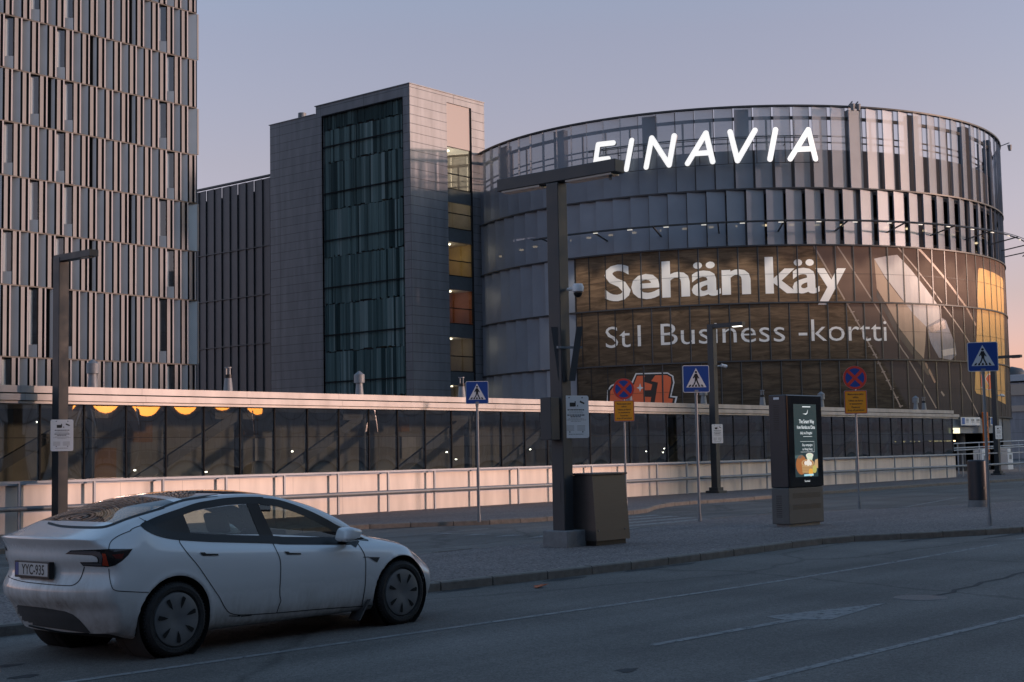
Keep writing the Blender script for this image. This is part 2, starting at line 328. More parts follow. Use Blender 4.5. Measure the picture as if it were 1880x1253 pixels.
# ================================================================== LONG LOW GLASS BUILDING
WY = 30.8; GX0, GX1 = 8.0, 72.8
T = thing('glass_building', 'long low glass building with pale metal roof edge behind the railing', 'building', (GX0, WY, 0))
M_plinth = panelled('pale plinth panels', (.78, .68, .60), 1.9, 3.0, rough=.42, line=.006, dark=.6, var=.03)
M_fascia = panelled('roof edge sheet', (.46, .43, .41), 3.4, 9.0, rough=.45, metal=.1, line=.006, dark=.5, var=.02)
M_gasket = mat('dark mullion', (.02, .022, .024), .8, spec=.1)
b = MB(); b.box(GX0, WY, .05, GX1, WY+.25, 1.24); b.build('plinth_wall', M_plinth, T)
b = MB(); b.box(GX0, WY-.05, 1.243, GX1+.02, WY+.2, 1.285); b.build('window_sill', M_rail, T)
b = MB(); b.box(GX0, WY-.22, 3.175, GX1+.05, WY+.3, 3.235); b.box(GX0, WY-.27, 3.25, GX1+.1, WY+.3, 3.40); b.box(GX0, WY-.15, 3.235, GX1, WY+.3, 3.25, 1); b.build('fascia', [M_fascia, M_gasket], T)
b = MB(); b.box(GX0, WY-.12, 3.40, GX1-.3, WY+.3, 3.435, 1); b.box(GX0, WY-.2, 3.435, GX1-.45, WY+3.9, 3.60); b.box(GX0, WY+.3, 3.2, GX1+.1, WY+4.1, 3.43); b.build('roof', [M_fascia, M_gasket], T)
M_pane = glass('window glass', (.52, .56, .53), refl=.22, rough=.015)
jx = [73, 153, 230, 303, 374, 440, 503, 564, 622, 677.5, 730.6, 781.5, 829]
ju = [on_y(q, 800, WY+.08)[0] for q in jx]; st = (ju[-1]-ju[0])/12
print('pane step', st)
u_ = ju[0]
while u_ > GX0+st: u_ -= st
edges = []
while u_ < GX1+.01: edges.append(u_); u_ += st
edges[-1] = min(edges[-1], GX1)
rr = random.Random(3)
for a, c in zip(edges, edges[1:]):
    b = MB(); n = 8; A_ = rr.uniform(.005, .009) if a < 31 else rr.uniform(-.002, .004); tl = rr.uniform(-.003, .003); tz = rr.uniform(-.002, .004)
    for i in range(n+1):
        for j in range(n+1):
            s_, t_ = i/n, j/n; bul = A_*16*s_*(1-s_)*t_*(1-t_)
            b.v.append((a+.02+(c-a-.04)*s_, WY+.08-bul-tl*(s_-.5)+tz*(t_-.5), 1.285+(3.175-1.285)*t_))
    for i in range(n):
        for j in range(n): k = i*(n+1)+j; b.f.append([k, k+n+1, k+n+2, k+1]); b.m.append(0)
    b.build('window', M_pane, T, smooth=True)
b = MB()
for a in edges: b.box(a-.02, WY+.06, 1.285, a+.02, WY+.16, 3.175)
b.box(GX0, WY+.07, 2.36, GX1, WY+.075, 2.372); b.build('mullion', M_gasket, T)
M_inwall = mat('interior wall', (.30, .285, .24), .8, noise=.35, nscale=.6)
M_infloor = mat('interior floor', (.09, .085, .08), .5)
b = MB(); b.box(GX0, WY+3.7, .1, GX1, WY+3.9, 3.2); b.box(GX0, WY+.25, .1, GX0+.1, WY+3.7, 3.2); b.build('back_wall', M_inwall, T)
b = MB(); b.box(GX0+.1, WY+.25, .1, GX1, WY+3.7, .35); b.build('floor', M_infloor, T)
b = MB(); b.box(GX1-.06, WY+.1, .36, GX1-.03, WY+3.7, 3.2); b.build('end_window', M_pane, T)
b = MB(); b.box(GX1-.1, WY+.25, .1, GX1, WY+3.7, .36); b.build('end_sill', M_plinth, T)
M_steel = mat('dark structural steel', (.03, .034, .04), .5)
cu0 = on_y(438, 800, WY+1.0)[0]; cu1 = on_y(666, 800, WY+1.0)[0]; cs = cu1-cu0
k = -3
while cu0+k*cs < GX1-1:
    cxk = cu0+k*cs; k += 1
    if cxk-cs*.62 < GX0+.3: continue
    b = MB(); b.cyl((cxk, WY+1.0, .35), (cxk, WY+1.0, 3.2), .13, n=14); b.build('column', M_steel, T, smooth=True, sharp=40)
    b = MB(); b.obox((cxk-cs*.80, WY+1.0, 1.0), (cxk-.05, WY+1.0, 3.0), .12, .26); b.obox((cxk-.9, WY+1.0, 3.05), (cxk+.5, WY+1.0, 3.05), .2, .34); b.build('brace', M_steel, T)
M_lamp = mat('lit lamp', (1, 1, 1), emit=(1, .93, .8), estr=9)
for a, zz, yy in ((cu0-2.6, 1.5, 2.2), (cu0+1.2, 1.62, 2.6), (cu0-.2, 1.4, 2.2), (cu0+3.2, 1.95, 2.4), (cu0+9.9, 1.85, 2.2), (cu0+10.8, 1.6, 2.6), (cu0+14.6, 1.9, 2.4), (cu0+22, 1.75, 2.4), (cu0+22.6, 1.7, 2), (cu0+23, 1.85, 2.2), (cu0-5.5, 2.8, 2.3), (cu0-4.6, 2.78, 2.3)):
    b = MB(); b.cyl((a, WY+yy, zz), (a, WY+yy, zz+.035), .032, n=8); b.build('glow_dot', M_lamp, T)  # low glowing dots stand in for lamps reflected in the panes; high pair hang inside
M_poster = mat('pale poster', (.45, .44, .42), .7, noise=.2, nscale=2); M_ochre = mat('ochre interior panel', (.35, .18, .05), .7, noise=.2, nscale=1)
for px_, zz, ww, hh, mm in ((487, 2.05, .75, .7, M_poster), (752, 2.05, .7, .75, M_poster), (462, 2.75, .6, .5, M_ochre), (742, 2.85, .6, .5, M_ochre), (260, 2.6, .8, .6, M_ochre), (1585, 2.3, .9, .45, M_ochre), (190, 1.7, .9, .9, M_ochre)):
    a = on_y(px_, 800, WY+3.6)[0]; b = MB(); b.box(a-ww/2, WY+3.64, zz-hh/2, a+ww/2, WY+3.69, zz+hh/2); b.build('notice_board', mm, T)
# roof vents
for px_, kind in ((170, 1), (419, 0), (660, 1), (848, 0), (1021, 2), (1155, 0), (1292, 1), (1400, 0), (1508, 1), (1681, 1), (1696, 0)):
    a = on_y(px_, 740, WY+.9)[0]; y = WY+.9; b = MB()
    b.cyl((a, y, 3.58), (a, y, 4.02), .14, .10, n=14)
    if kind == 0:
        b.cyl((a, y, 4.02), (a, y, 4.12), .105, n=14, mi=1)
        for q in range(4): b.obox((a+.07*math.cos(q*1.57), y+.07*math.sin(q*1.57), 4.12), (a+.07*math.cos(q*1.57), y+.07*math.sin(q*1.57), 4.3), .02, .02)
        b.cyl((a, y, 4.3), (a, y, 4.33), .1, n=12)
    else:
        b.cyl((a, y, 4.02), (a, y, 4.27), .165, n=16); b.cyl((a, y, 4.27), (a, y, 4.38), .165, .02, n=16)
    b.build('roof_vent', [M_galv, M_black], T, smooth=True, sharp=30)

# ------------------------------------------------------------------ railing along it
RY = WY-.24
T = thing('railing', 'long steel railing with a tube rail along the pale plinth wall', 'railing', (GX0, RY, .12))
pu = [on_y(q, 900, RY)[0] for q in (521.8, 620, 715.7, 797.7, 877.5)]; ps = (pu[-1]-pu[0])/4
print('rail step', ps)
u_ = pu[0]
while u_ > GX0+ps: u_ -= ps
while u_ < 76:
    b = MB(); b.box(u_-.028, RY-.03, .1, u_+.028, RY+.03, 1.29); b.build('post', M_rail, T); u_ += ps
b = MB(); b.box(GX0, RY-.04, 1.29, 92, RY+.04, 1.345); b.build('top_rail', M_rail, T)
b = MB(); b.cyl((GX0, RY-.12, .70), (104, RY-.12, .70), .06, n=14); b.build('tube_rail', M_galv, T, smooth=True, sharp=40)

# ================================================================== HOTEL TOWER, LEFT
HS = 1.08; HY = 69.04*HS
def hz(z): return EYE+(z-EYE)*HS
HX1 = 53.1*HS; HX0 = HX1-26
floors = [hz(q) for q in (4.5, 7.41, 11.25, 14.2, 17.12, 20.05, 22.95, 25.87, 28.78, 31.7, 34.6)]
T = thing('hotel_tower', 'tall hotel tower with folded metal panels and narrow fins, floor by floor', 'building', (HX1, HY, 0))
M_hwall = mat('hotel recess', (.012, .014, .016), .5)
def hatch(name, c, ang):
    m = mat(name, c, .38, metal=.5); t = m.node_tree; bsdf = t.nodes['Principled BSDF']; N = t.nodes.new
    co = N('ShaderNodeTexCoord'); mp = N('ShaderNodeMapping'); mp.inputs['Rotation'].default_value = (0, R_(ang), 0)
    t.links.new(co.outputs['Object'], mp.inputs[0]); wv = N('ShaderNodeTexWave'); wv.bands_direction = 'X'; wv.inputs['Scale'].default_value = 3.6; wv.inputs['Distortion'].default_value = .6; wv.inputs['Detail'].default_value = 2
    t.links.new(mp.outputs[0], wv.inputs['Vector'])
    nz = N('ShaderNodeTexNoise'); nz.inputs['Scale'].default_value = .8; nz.inputs['Detail'].default_value = 4; t.links.new(co.outputs['Object'], nz.inputs['Vector'])
    ad = N('ShaderNodeMath'); ad.operation = 'MULTIPLY'; t.links.new(wv.outputs['Fac'], ad.inputs[0]); t.links.new(nz.outputs['Fac'], ad.inputs[1])
    r = N('ShaderNodeValToRGB'); r.color_ramp.elements[0].color = tuple(q*.70 for q in c)+(1,); r.color_ramp.elements[1].color = tuple(min(1, q*1.10) for q in c)+(1,); r.color_ramp.elements[1].position = .7
    t.links.new(ad.outputs[0], r.inputs[0]); t.links.new(r.outputs[0], bsdf.inputs['Base Color']); return m
M_hA = [hatch('hatched panel', (.42, .49, .53), 40), hatch('hatched panel falling', (.40, .47, .515), -40)]
M_hB = mat('pale hotel panel', (.135, .15, .17), .5, metal=.1, noise=.1, nscale=.8)
M_fin = mat('hotel fin', (.26, .275, .31), .5, metal=.0)
M_hglass = glass('hotel glass', (.62, .70, .74), refl=.12, rough=.02)
M_curt = mat('curtain', (.70, .72, .73), .85, noise=.12, nscale=6, stretch=(6, 6, .3))
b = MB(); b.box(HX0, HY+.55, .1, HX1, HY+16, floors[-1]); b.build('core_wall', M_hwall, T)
MW = 1.135
for fi in range(len(floors)-1):
    # one folded sheet per storey: hatched leaf turned towards the near side, dark slot, pale strip, thin fin
    z0_, z1_ = floors[fi]+.03, floors[fi+1]-.05; par = fi % 2
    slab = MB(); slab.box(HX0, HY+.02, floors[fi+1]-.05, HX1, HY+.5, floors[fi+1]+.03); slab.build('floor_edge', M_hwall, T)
    xo = HX1-.12-(MW*.52 if par else 0); k = 0; prof = [(HX1, HY+.45, 2), (HX1, HY, 0), (xo+.06, HY+.46, 3)]
    while xo-MW > HX0:
        x0 = xo-MW; kk = k % 12; kind = 0
        if par == 0: kind = {1: 2, 6: 1, 8: 2, 11: 2}.get(kk, 0)
        else: kind = {1: 3, 3: 1, 7: 2, 9: 2, 8: 1 if fi % 4 == 1 else 0}.get(kk, 0)
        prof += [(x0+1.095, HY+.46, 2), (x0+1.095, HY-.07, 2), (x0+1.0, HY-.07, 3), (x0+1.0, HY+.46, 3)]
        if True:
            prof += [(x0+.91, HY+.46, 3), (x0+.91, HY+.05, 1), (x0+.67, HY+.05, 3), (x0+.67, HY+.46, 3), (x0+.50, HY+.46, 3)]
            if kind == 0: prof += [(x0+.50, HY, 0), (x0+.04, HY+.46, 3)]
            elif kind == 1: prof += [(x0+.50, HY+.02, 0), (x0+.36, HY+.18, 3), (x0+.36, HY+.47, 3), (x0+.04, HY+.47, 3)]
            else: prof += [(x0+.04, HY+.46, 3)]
            if kind > 1:
                g = MB(); g.quad((x0+.06, HY+.40, z0_+.75), (x0+.55, HY+.03, z0_+.75), (x0+.55, HY+.03, z1_-.1), (x0+.06, HY+.40, z1_-.1)); wnd = g.build('window', M_hglass, T)
                g = MB(); n = 6
                for q in range(n):
                    xa = x0+.06+.46*q/n*(1 if kind == 2 else .75); xb = xa+.46/n
                    g.quad((xa, HY+.44-.03*(q % 2), z0_+.7), (xb, HY+.44-.03*((q+1) % 2), z0_+.7), (xb, HY+.44-.03*((q+1) % 2), z1_-.12), (xa, HY+.44-.03*(q % 2), z1_-.12))
                g.build('curtain', M_curt, wnd)
                g = MB(); g.quad((x0+.04, HY+.45, z0_), (x0+.57, HY, z0_), (x0+.57, HY, z0_+.74), (x0+.04, HY+.45, z0_+.74)); g.build('window_apron', M_hA[par], wnd)
        xo = x0; k += 1
    b = MB()
    for x_, y_, _ in prof: b.v += [(x_, y_, z0_), (x_, y_, z1_)]
    for i in range(len(prof)-1): b.f.append([2*i, 2*i+1, 2*i+3, 2*i+2]); b.m.append(prof[i][2])
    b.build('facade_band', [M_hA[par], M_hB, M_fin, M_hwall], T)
b = MB()
for fi in range(len(floors)-1):
    if fi % 2: b = MB(); b.box(HX1+.002, HY-.02, floors[fi]+.05, HX1+.12, HY+.6, floors[fi+1]-.06); b.build('corner_panel', mat('corner panel', (.16, .17, .18), .5), T)

# ================================================================== CAR PARK: louvred wing and stair tower
TS = 1.175
def tz(z): return EYE+(z-EYE)*TS
TX = 58.12*TS; TY = 56.09*TS; TX1 = 64.61*TS; TYm = 64.0*TS; TYe = 68.25*TS; ZT = tz(23.03); ZT2 = tz(22.57)
T = thing('louvred_wing', 'dark grey wing of upright louvre panels between the hotel and the stair tower', 'building', (TX, TYe, 0))
M_louv = mat('dark louvre metal', (.085, .096, .112), .5, metal=.4, noise=.1, nscale=.8)
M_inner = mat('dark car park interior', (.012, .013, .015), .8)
zl = tz(19.5); LY1 = TYe+24
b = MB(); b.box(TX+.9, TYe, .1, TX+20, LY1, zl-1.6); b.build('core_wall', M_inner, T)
zb_ = [zl-.35]
q = tz(15.6)
lv = [tz(q) for q in (3.0, 5.9, 8.95, 12.0, 15.05, 19.35)]
for fi in range(len(lv)-1):
    b = MB(); y = TYe+.1; k = 0
    while y < LY1-.6:
        top = lv[fi+1]-.06; bot = lv[fi]+.03
        d = .10
        if fi == len(lv)-2 and k % 3 != 1: top -= 0
        b.add([(TX+.05, y, bot), (TX+.05+d, y+.97, bot), (TX+.05+d, y+.97, top), (TX+.05, y, top), (TX+.11, y, bot), (TX+.11+d, y+.97, bot), (TX+.11+d, y+.97, top), (TX+.11, y, top)],
              ((0, 1, 2, 3), (4, 7, 6, 5), (0, 3, 7, 4), (1, 5, 6, 2), (3, 2, 6, 7), (0, 4, 5, 1)))
        y += .98 if k % 2 else .9; k += 1
    b.build('louvre_panels', M_louv, T)
    b = MB(); b.box(TX+.02, TYe, lv[fi]-.05, TX+.5, LY1, lv[fi]+.02); b.build('floor_edge', M_louv, T)
b = MB(); b.box(TX, TYe, zl-.12, TX+.3, LY1, zl); b.box(TX+.25, TYe, zl-1.3, TX+.32, LY1, zl-1.0); b.box(TX+.3, TYe, zl-1.9, TX+.4, LY1, zl-1.3); b.build('parapet', M_louv, T)

T = thing('stair_tower', 'square stair tower of grey metal panels with a tall teal glass front', 'building', (TX, TY, 0))
M_clad = panelled('grey cassette cladding', (.232, .248, .272), 4.4, .617, rough=.5, metal=.3, line=.018, dark=.4, var=.03)
GY0, GY1 = 56.68*TS, 63.45*TS; GZ1 = tz(22.62)-.35; SX0, SX1 = 61.25*TS, 63.42*TS
SZ1 = tz(22.5)
D = .22
b = MB()
# street face (y = TY) left and right of the window strip; side face (x = TX) round the glass front
b.box(TX, TY, .1, SX0, TY+D, ZT); b.box(SX1, TY, .1, TX1, TY+D, ZT); b.box(SX0, TY, SZ1, SX1, TY+D, ZT)
b.box(TX, TY+D, .1, TX+D, GY0, ZT); b.box(TX, GY1, .1, TX+D, TYm, ZT); b.box(TX, GY0, GZ1, TX+D, GY1, ZT)
b.box(TX, TYm, .1, TX+D, TYe, ZT2); b.box(TX1-D, TY+D, .1, TX1, TYe, ZT2)
b.build('cladding', M_clad, T)
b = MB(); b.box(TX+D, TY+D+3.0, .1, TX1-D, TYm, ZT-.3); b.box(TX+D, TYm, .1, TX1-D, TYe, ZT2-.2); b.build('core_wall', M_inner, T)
b = MB(); b.box(TX-.05, TY-.05, ZT, TX1+.03, TYm+.1, ZT+.06); b.box(TX-.04, TYm+.1, ZT2, TX1, TYe+.1, ZT2+.05); b.build('coping', M_clad, T)
b = MB(); b.cyl((TX+1.2, TYe-2.2, ZT2), (TX+1.2, TYe-2.2, ZT2+.75), .3, n=16); b.build('roof_pipe', M_galv, T, smooth=True, sharp=40)
# teal curtain of staggered glass strips
teal = [mat('teal glass %s' % n_, c, .12, noise=.35, nscale=.7, stretch=(1, 5, .15), spec=.6) for n_, c in (('deep', (.075, .125, .13)), ('mid', (.12, .19, .195)), ('pale', (.20, .28, .285)), ('dark', (.030, .056, .06)))]
gzs = [tz(q) for q in (2.5, 5.2, 8.0, 10.85, 13.7, 16.55, 19.4, 21.4)]+[GZ1]
for fi in range(len(gzs)-1):
    b = MB(); y = GY0+.02; rr = random.Random(fi+11)
    while y < GY1-.02:
        ww = min(rr.choice((.10, .14, .18, .24, .34)), GY1-.02-y); jog = .45*math.floor((y-GY0)/1.6)/5 if fi < 6 else 0
        mi = rr.choice((0, 0, 1, 1, 1, 2, 3)) if fi < 7 else rr.choice((0, 3, 3))
        d = rr.uniform(.02, .12)
        b.box(TX+.08+d, y, gzs[fi]+jog*.0+rr.choice((0, .06, .12)), TX+.2+d, y+ww-.012, gzs[fi+1]+rr.choice((-.05, 0, .0)), mi); y += ww
    b.build('glass_front', teal, T)
b = MB()
for fi in range(1, len(gzs)-1): b.box(TX+.02, GY0, gzs[fi]+1.15, TX+.08, GY1, gzs[fi]+1.24)
b.box(TX+.0, GY0-.06, .1, TX+.12, GY0, GZ1+.05); b.box(TX, GY1, .1, TX+.1, GY1+.06, GZ1+.05); b.box(TX-.01, GY0, GZ1-.03, TX+.1, GY1, GZ1+.06)
b.build('glass_frame', M_gasket, T)
# window strip on the street face: rooms behind, one per storey
M_spand = mat('grey spandrel glass', (.10, .115, .125), .2, noise=.1); M_top = mat('pale blind panel', (.34, .30, .295), .4)
M_sglass = glass('strip glass', (.62, .64, .62), refl=.10, rough=.01)
sg = 3.30
zw = tz(6.75)
b = MB(); b.box(SX0, TY+.05, SZ1-.02, SX1, TY+.1, SZ1); b.box(SX1-.1, TY-.02, .1, SX1, TY+.12, SZ1); b.build('strip_frame', M_gasket, T)
zt0 = tz(19.9)
b = MB(); b.box(SX0, TY+.06, zt0, SX1-.1, TY+.12, SZ1-.02); b.build('blind_panel', M_top, T)
tones = [(.30, .28, .25), (.27, .105, .06), (.42, .30, .12), (.20, .17, .14), (.16, .15, .14), (.25, .24, .23), (.5, .46, .44)]
fl = [zt0-3.4-sg*q for q in range(7)]
M_lampw = mat('round ceiling lamp', (1, 1, 1), emit=(1, .88, .66), estr=4)
for q in range(7):
    zz = zt0-.05-sg*q-(0 if q == 0 else .0)
    zf = zz-2.35 if q else zz-2.9
    b = MB(); b.box(SX0, TY+.06, zf-.95, SX1-.1, TY+.12, zf); b.build('spandrel', M_spand, T)
    b = MB(); b.box(SX0, TY+.05, zf+1.02, SX1-.1, TY+.07, zf+1.09); b.box(SX0, TY+.04, zf-.02, SX1-.1, TY+.13, zf+.04); b.build('transom', M_gasket, T)
    b = MB(); b.quad((SX0, TY+.09, zf+.04), (SX1-.1, TY+.09, zf+.04), (SX1-.1, TY+.09, zz), (SX0, TY+.09, zz)); wn = b.build('window', M_sglass, T)
    c = tones[[6, 0, 2, 1, 3, 4, 5][q]]
    mroom = mat('stair hall %d' % q, c, .8, noise=.25, nscale=.9); mce = mat('hall ceiling', (.55, .53, .5), .8)
    b = MB(); b.box(SX0-1.5, TY+2.6, zf-.1, SX1+.6, TY+2.75, zz+.3, 0); b.box(SX1+.0, TY+.2, zf-.1, SX1+.08, TY+2.6, zz+.3, 0); b.box(SX0-1.5, TY+.22, zz+.02, SX1, TY+2.6, zz+.10, 1); b.box(SX0-1.5, TY+.22, zf-.2, SX1, TY+2.6, zf-.05, 0); b.build('stair_hall', [mroom, mce], wn)
    for lx, ly in ((SX0+.95, TY+1.0), (SX0+.2, TY+2.0)):
        b = MB(); b.cyl((lx, ly, zz-.06), (lx, ly, zz), .24, n=20); b.build('ceiling_lamp', M_lampw, wn)
    ld = bpy.data.lights.new('hall_light', 'POINT'); ld.energy = 22; ld.color = (1, .80, .55); ld.shadow_soft_size = .25; lo = bpy.data.objects.new('hall_light', ld); COL.objects.link(lo); lo.parent = wn; lo.location = Vector((SX0+.9, TY+1.2, zz-.3))-Vector((TX, TY, 0))

# ================================================================== ROUND CAR PARK
DX, DY, DR = 92.547, 56.316, 19.694
DZ = [23.031, 17.817, 14.267, 10.717, 7.168, 3.618]
DSTEP = 360/102
def cyl_pt(th, z, r=DR): return (DX+r*math.cos(R_(th)), DY+r*math.sin(R_(th)), z)
def on_drum(x, y, r=DR):
    d = ray(x, y); n = math.hypot(d[0], d[1]); d = d/n; ox, oy = -DX, -DY
    b_ = ox*d[0]+oy*d[1]; c_ = ox*ox+oy*oy-r*r; t = -b_-math.sqrt(max(b_*b_-c_, 0)); p = EP+d*t
    return math.degrees(math.atan2(p[1]-DY, p[0]-DX)) % 360, p[2]
T = thing('round_car_park', 'round car park ramp building clad in rings of overlapping grey panels', 'building', (DX, DY, 0))
def perforated(name, col, open_, scale=9.):
    m = bpy.data.materials.new(name); t, b = nodes(m); L = t.links; N = t.nodes.new
    b.inputs['Base Color'].default_value = (*col, 1); b.inputs['Roughness'].default_value = .45; b.inputs['Metallic'].default_value = .2
    co = N('ShaderNodeTexCoord'); n = N('ShaderNodeTexNoise'); n.inputs['Scale'].default_value = .5; n.inputs['Detail'].default_value = 5; L.new(co.outputs['Object'], n.inputs['Vector'])
    r = N('ShaderNodeValToRGB'); r.color_ramp.elements[0].position = .3; r.color_ramp.elements[1].position = .7
    r.color_ramp.elements[0].color = tuple(c*.88 for c in col)+(1,); r.color_ramp.elements[1].color = tuple(c*1.1 for c in col)+(1,); L.new(n.outputs['Fac'], r.inputs[0]); L.new(r.outputs[0], b.inputs['Base Color'])
    if open_:
        b.inputs['Alpha'].default_value = 1-open_
    MATS[name] = m; return m
M_perf = perforated('perforated panel', (.255, .293, .345), .30); M_pan = perforated('grey ring panel', (.255, .293, .345), .0); M_perf2 = perforated('fine perforated panel', (.255, .293, .345), .16)
M_ring = mat('dark ring edge', (.04, .043, .048), .45)
A0, A1 = 100.0, 330.0
joint0 = 214.86    # joints of the even rings; odd rings are shifted by half a panel
BAN0, BAN1 = 181.82, 292.0
PW_ = .985
def panel_ring(k, z1, z0, m, a0=A0, a1=A1):
    b = MB(); j = joint0 - (0 if k % 2 else DSTEP/2); n0 = math.floor((a0-j)/DSTEP)
    th = j+n0*DSTEP
    while th < a1:
        ban = k >= 2 and BAN0-.5 <= th+.3 <= BAN1
        if ban: th += DSTEP; continue
        # upright sheet: leading edge stands proud, trailing edge tucks behind the next one, small return at each end
        w0, w1 = (.04, 1.0) if th < 205 else (.04, .04+.96*max(.83, 1-.17*min(1, (th-205)/45)))
        ra, rb = DR+.06+random.uniform(-.012, .012), DR-.17+random.uniform(-.03, .03)
        p = [(th+DSTEP*w0, ra), (th+DSTEP*w1, rb)]
        a, c = p; ret = (a[0], a[1]-.14); 
        pts = [cyl_pt(a[0], z0, a[1]), cyl_pt(c[0], z0, c[1]), cyl_pt(c[0], z1, c[1]), cyl_pt(a[0], z1, a[1]),
               cyl_pt(ret[0], z0, ret[1]), cyl_pt(ret[0], z1, ret[1])]
        b.add(pts, ((0, 1, 2, 3), (4, 0, 3, 5)), 0)
        f_ = .965; tm_ = a[0]+(c[0]-a[0])*f_; rm_ = a[1]+(c[1]-a[1])*f_+.006; b.quad(cyl_pt(tm_, z0, rm_), cyl_pt(c[0], z0, c[1]+.006), cyl_pt(c[0], z1, c[1]+.006), cyl_pt(tm_, z1, rm_), 1); th += DSTEP
    return b.build('panel_ring', [m, M_ring], T)
panel_ring(0, DZ[0]-.1, DZ[1]+.05, M_perf)
panel_ring(1, DZ[1]-.04, DZ[2]+.05, M_perf2)
for k in (2, 3, 4):
    panel_ring(k, DZ[k]-.04, DZ[k+1]+.05, M_pan, A0, 200); panel_ring(k, DZ[k]-.04, DZ[k+1]+.05, M_pan, 285, A1)
def ringband(b, r0_, r1_, z0_, z1_, a0=A0, a1=A1, n=110, mi=0):
    for i in range(n):
        s_, t_ = a0+(a1-a0)*i/n, a0+(a1-a0)*(i+1)/n
        P = [cyl_pt(s_, z0_, r0_), cyl_pt(t_, z0_, r0_), cyl_pt(t_, z0_, r1_), cyl_pt(s_, z0_, r1_), cyl_pt(s_, z1_, r0_), cyl_pt(t_, z1_, r0_), cyl_pt(t_, z1_, r1_), cyl_pt(s_, z1_, r1_)]
        b.add(P, ((0, 3, 2, 1), (4, 5, 6, 7), (0, 1, 5, 4), (2, 3, 7, 6)), mi)
b = MB()
ringband(b, DR-.15, DR+.12, DZ[0]-.1, DZ[0]); b.build('top_rim', M_ring, T)
for k in range(1, 6):
    b = MB(); ringband(b, DR-.25, DR+(.10 if k < 3 else .085), DZ[k]-.05, DZ[k]+.04); b.build('ring_edge', M_ring, T)
# decks, parapets, posts inside
b = MB()
for k, zz in enumerate((19.6, 16.2, 12.7, 9.1, 5.5)): ringband(b, DR-9, DR-.7, zz-.3, zz)
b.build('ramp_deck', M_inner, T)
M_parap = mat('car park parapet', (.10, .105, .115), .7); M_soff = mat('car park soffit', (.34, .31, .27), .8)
b = MB(); ringband(b, DR-.75, DR-.6, DZ[2]-.5, DZ[2]+.4); b.build('parapet', M_parap, T)
b = MB(); ringband(b, DR-.75, DR-.6, 17.6, 20.35); b.build('parapet', M_parap, T)
b = MB(); ringband(b, DR-6.2, DR-6, .1, 19.4, a1=395, n=140); b.build('core_wall', M_inner, T)
b = MB(); ringband(b, DR-1.6, DR-1.4, .1, 19.5, a0=283, a1=395, n=60); b.build('core_wall', M_inner, T)
b = MB(); ringband(b, DR-5.9, DR-.8, 15.82, 15.88); ringband(b, DR-5.95, DR-5.85, 13, 15.8); b.build('soffit', M_soff, T)
b = MB()
for th in np.arange(150, 300, 5.3): b.cyl(cyl_pt(th, 15.72, DR-1.6), cyl_pt(th, 15.80, DR-1.6), .16, n=10)
M_deckl = mat('deck lamp', (1, 1, 1), emit=(1, .80, .50), estr=.7); b.build('deck_lamps', M_deckl, T)
for px_ in (925, 1027, 1192, 1362, 1568, 1676, 1772, 1815):
    th = on_drum(px_, 250, DR-.5)[0]; b = MB(); hw = 1.3
    b.add([cyl_pt(th-hw, 14, DR-.42), cyl_pt(th+hw, 14, DR-.42), cyl_pt(th+hw, 22.9, DR-.42), cyl_pt(th-hw, 22.9, DR-.42), cyl_pt(th-hw, 14, DR-.85), cyl_pt(th+hw, 14, DR-.85), cyl_pt(th+hw, 22.9, DR-.85), cyl_pt(th-hw, 22.9, DR-.85)],
          ((0, 1, 2, 3), (4, 7, 6, 5), (0, 4, 5, 1), (3, 2, 6, 7), (0, 3, 7, 4), (1, 5, 6, 2))); b.build('pillar', M_parap, T)
b = MB(); ringband(b, DR-.62, DR-.5, 22.25, 22.45); ringband(b, DR-.95, DR-.88, 21.25, 21.33); ringband(b, DR-.95, DR-.88, 20.85, 20.93)
for th in np.arange(140, 300, DSTEP*1.5): b.obox(cyl_pt(th, 20.3, DR-.9), cyl_pt(th, 22.4, DR-.9), .1, .1)
b.build('deck_rail', M_ring, T)
# outer ring of small lights on brackets
RB = DR+1.7; ZB = 15.5; RINGP = 300
b = MB(); pts = [cyl_pt(th, ZB, RB) for th in np.arange(176, 303, 2)]; b.tube(pts, .045, n=6); pts = [cyl_pt(th, ZB+.02, RB+.22) for th in np.arange(176, 303, 2)]; b.tube(pts, .025, n=5)
for th in np.arange(178.2, 302, DSTEP*3): b.obox(cyl_pt(th, ZB-.35, DR-.1), cyl_pt(th, ZB, RB+.2), .09, .07)
b.build('lighting_ring', M_dgrey, T)
for th in np.arange(183.0, 300, DSTEP*1.75):
    b = MB(); b.obox(cyl_pt(th-.4, ZB-.09, RB+.08), cyl_pt(th+.4, ZB-.09, RB+.08), .09, .04); b.build('ring_lamp', mat('ring lamp', (1, 1, 1), emit=(1, .93, .75), estr=.45), T)
    ld = bpy.data.lights.new('ring_lamp_light', 'SPOT'); ld.spot_size = R_(66); ld.spot_blend = .5; ld.shadow_soft_size = .3; ld.energy = RINGP; ld.color = (1, .86, .72)
    lo = bpy.data.objects.new('ring_lamp_light', ld); COL.objects.link(lo); p_ = Vector(cyl_pt(th, ZB-.14, RB+.08)); lo.location = p_ - Vector((DX, DY, 0)); lo.parent = T
    lo.rotation_euler = (Vector(cyl_pt(th, 8.2, DR))-p_).to_track_quat('-Z', 'Y').to_euler()
# security cameras on the rim
for px_ in (1558, 1568, 1836):
    th, _ = on_drum(px_, 270, DR); b = MB(); b.obox(cyl_pt(th, DZ[0]-.1, DR), cyl_pt(th, DZ[0]+.12, DR+.7), .06, .06); b.cyl(cyl_pt(th, DZ[0]-.05, DR+.7), cyl_pt(th, DZ[0]-.45, DR+.72), .16, .1, n=10); b.build('security_camera', M_galv, T)
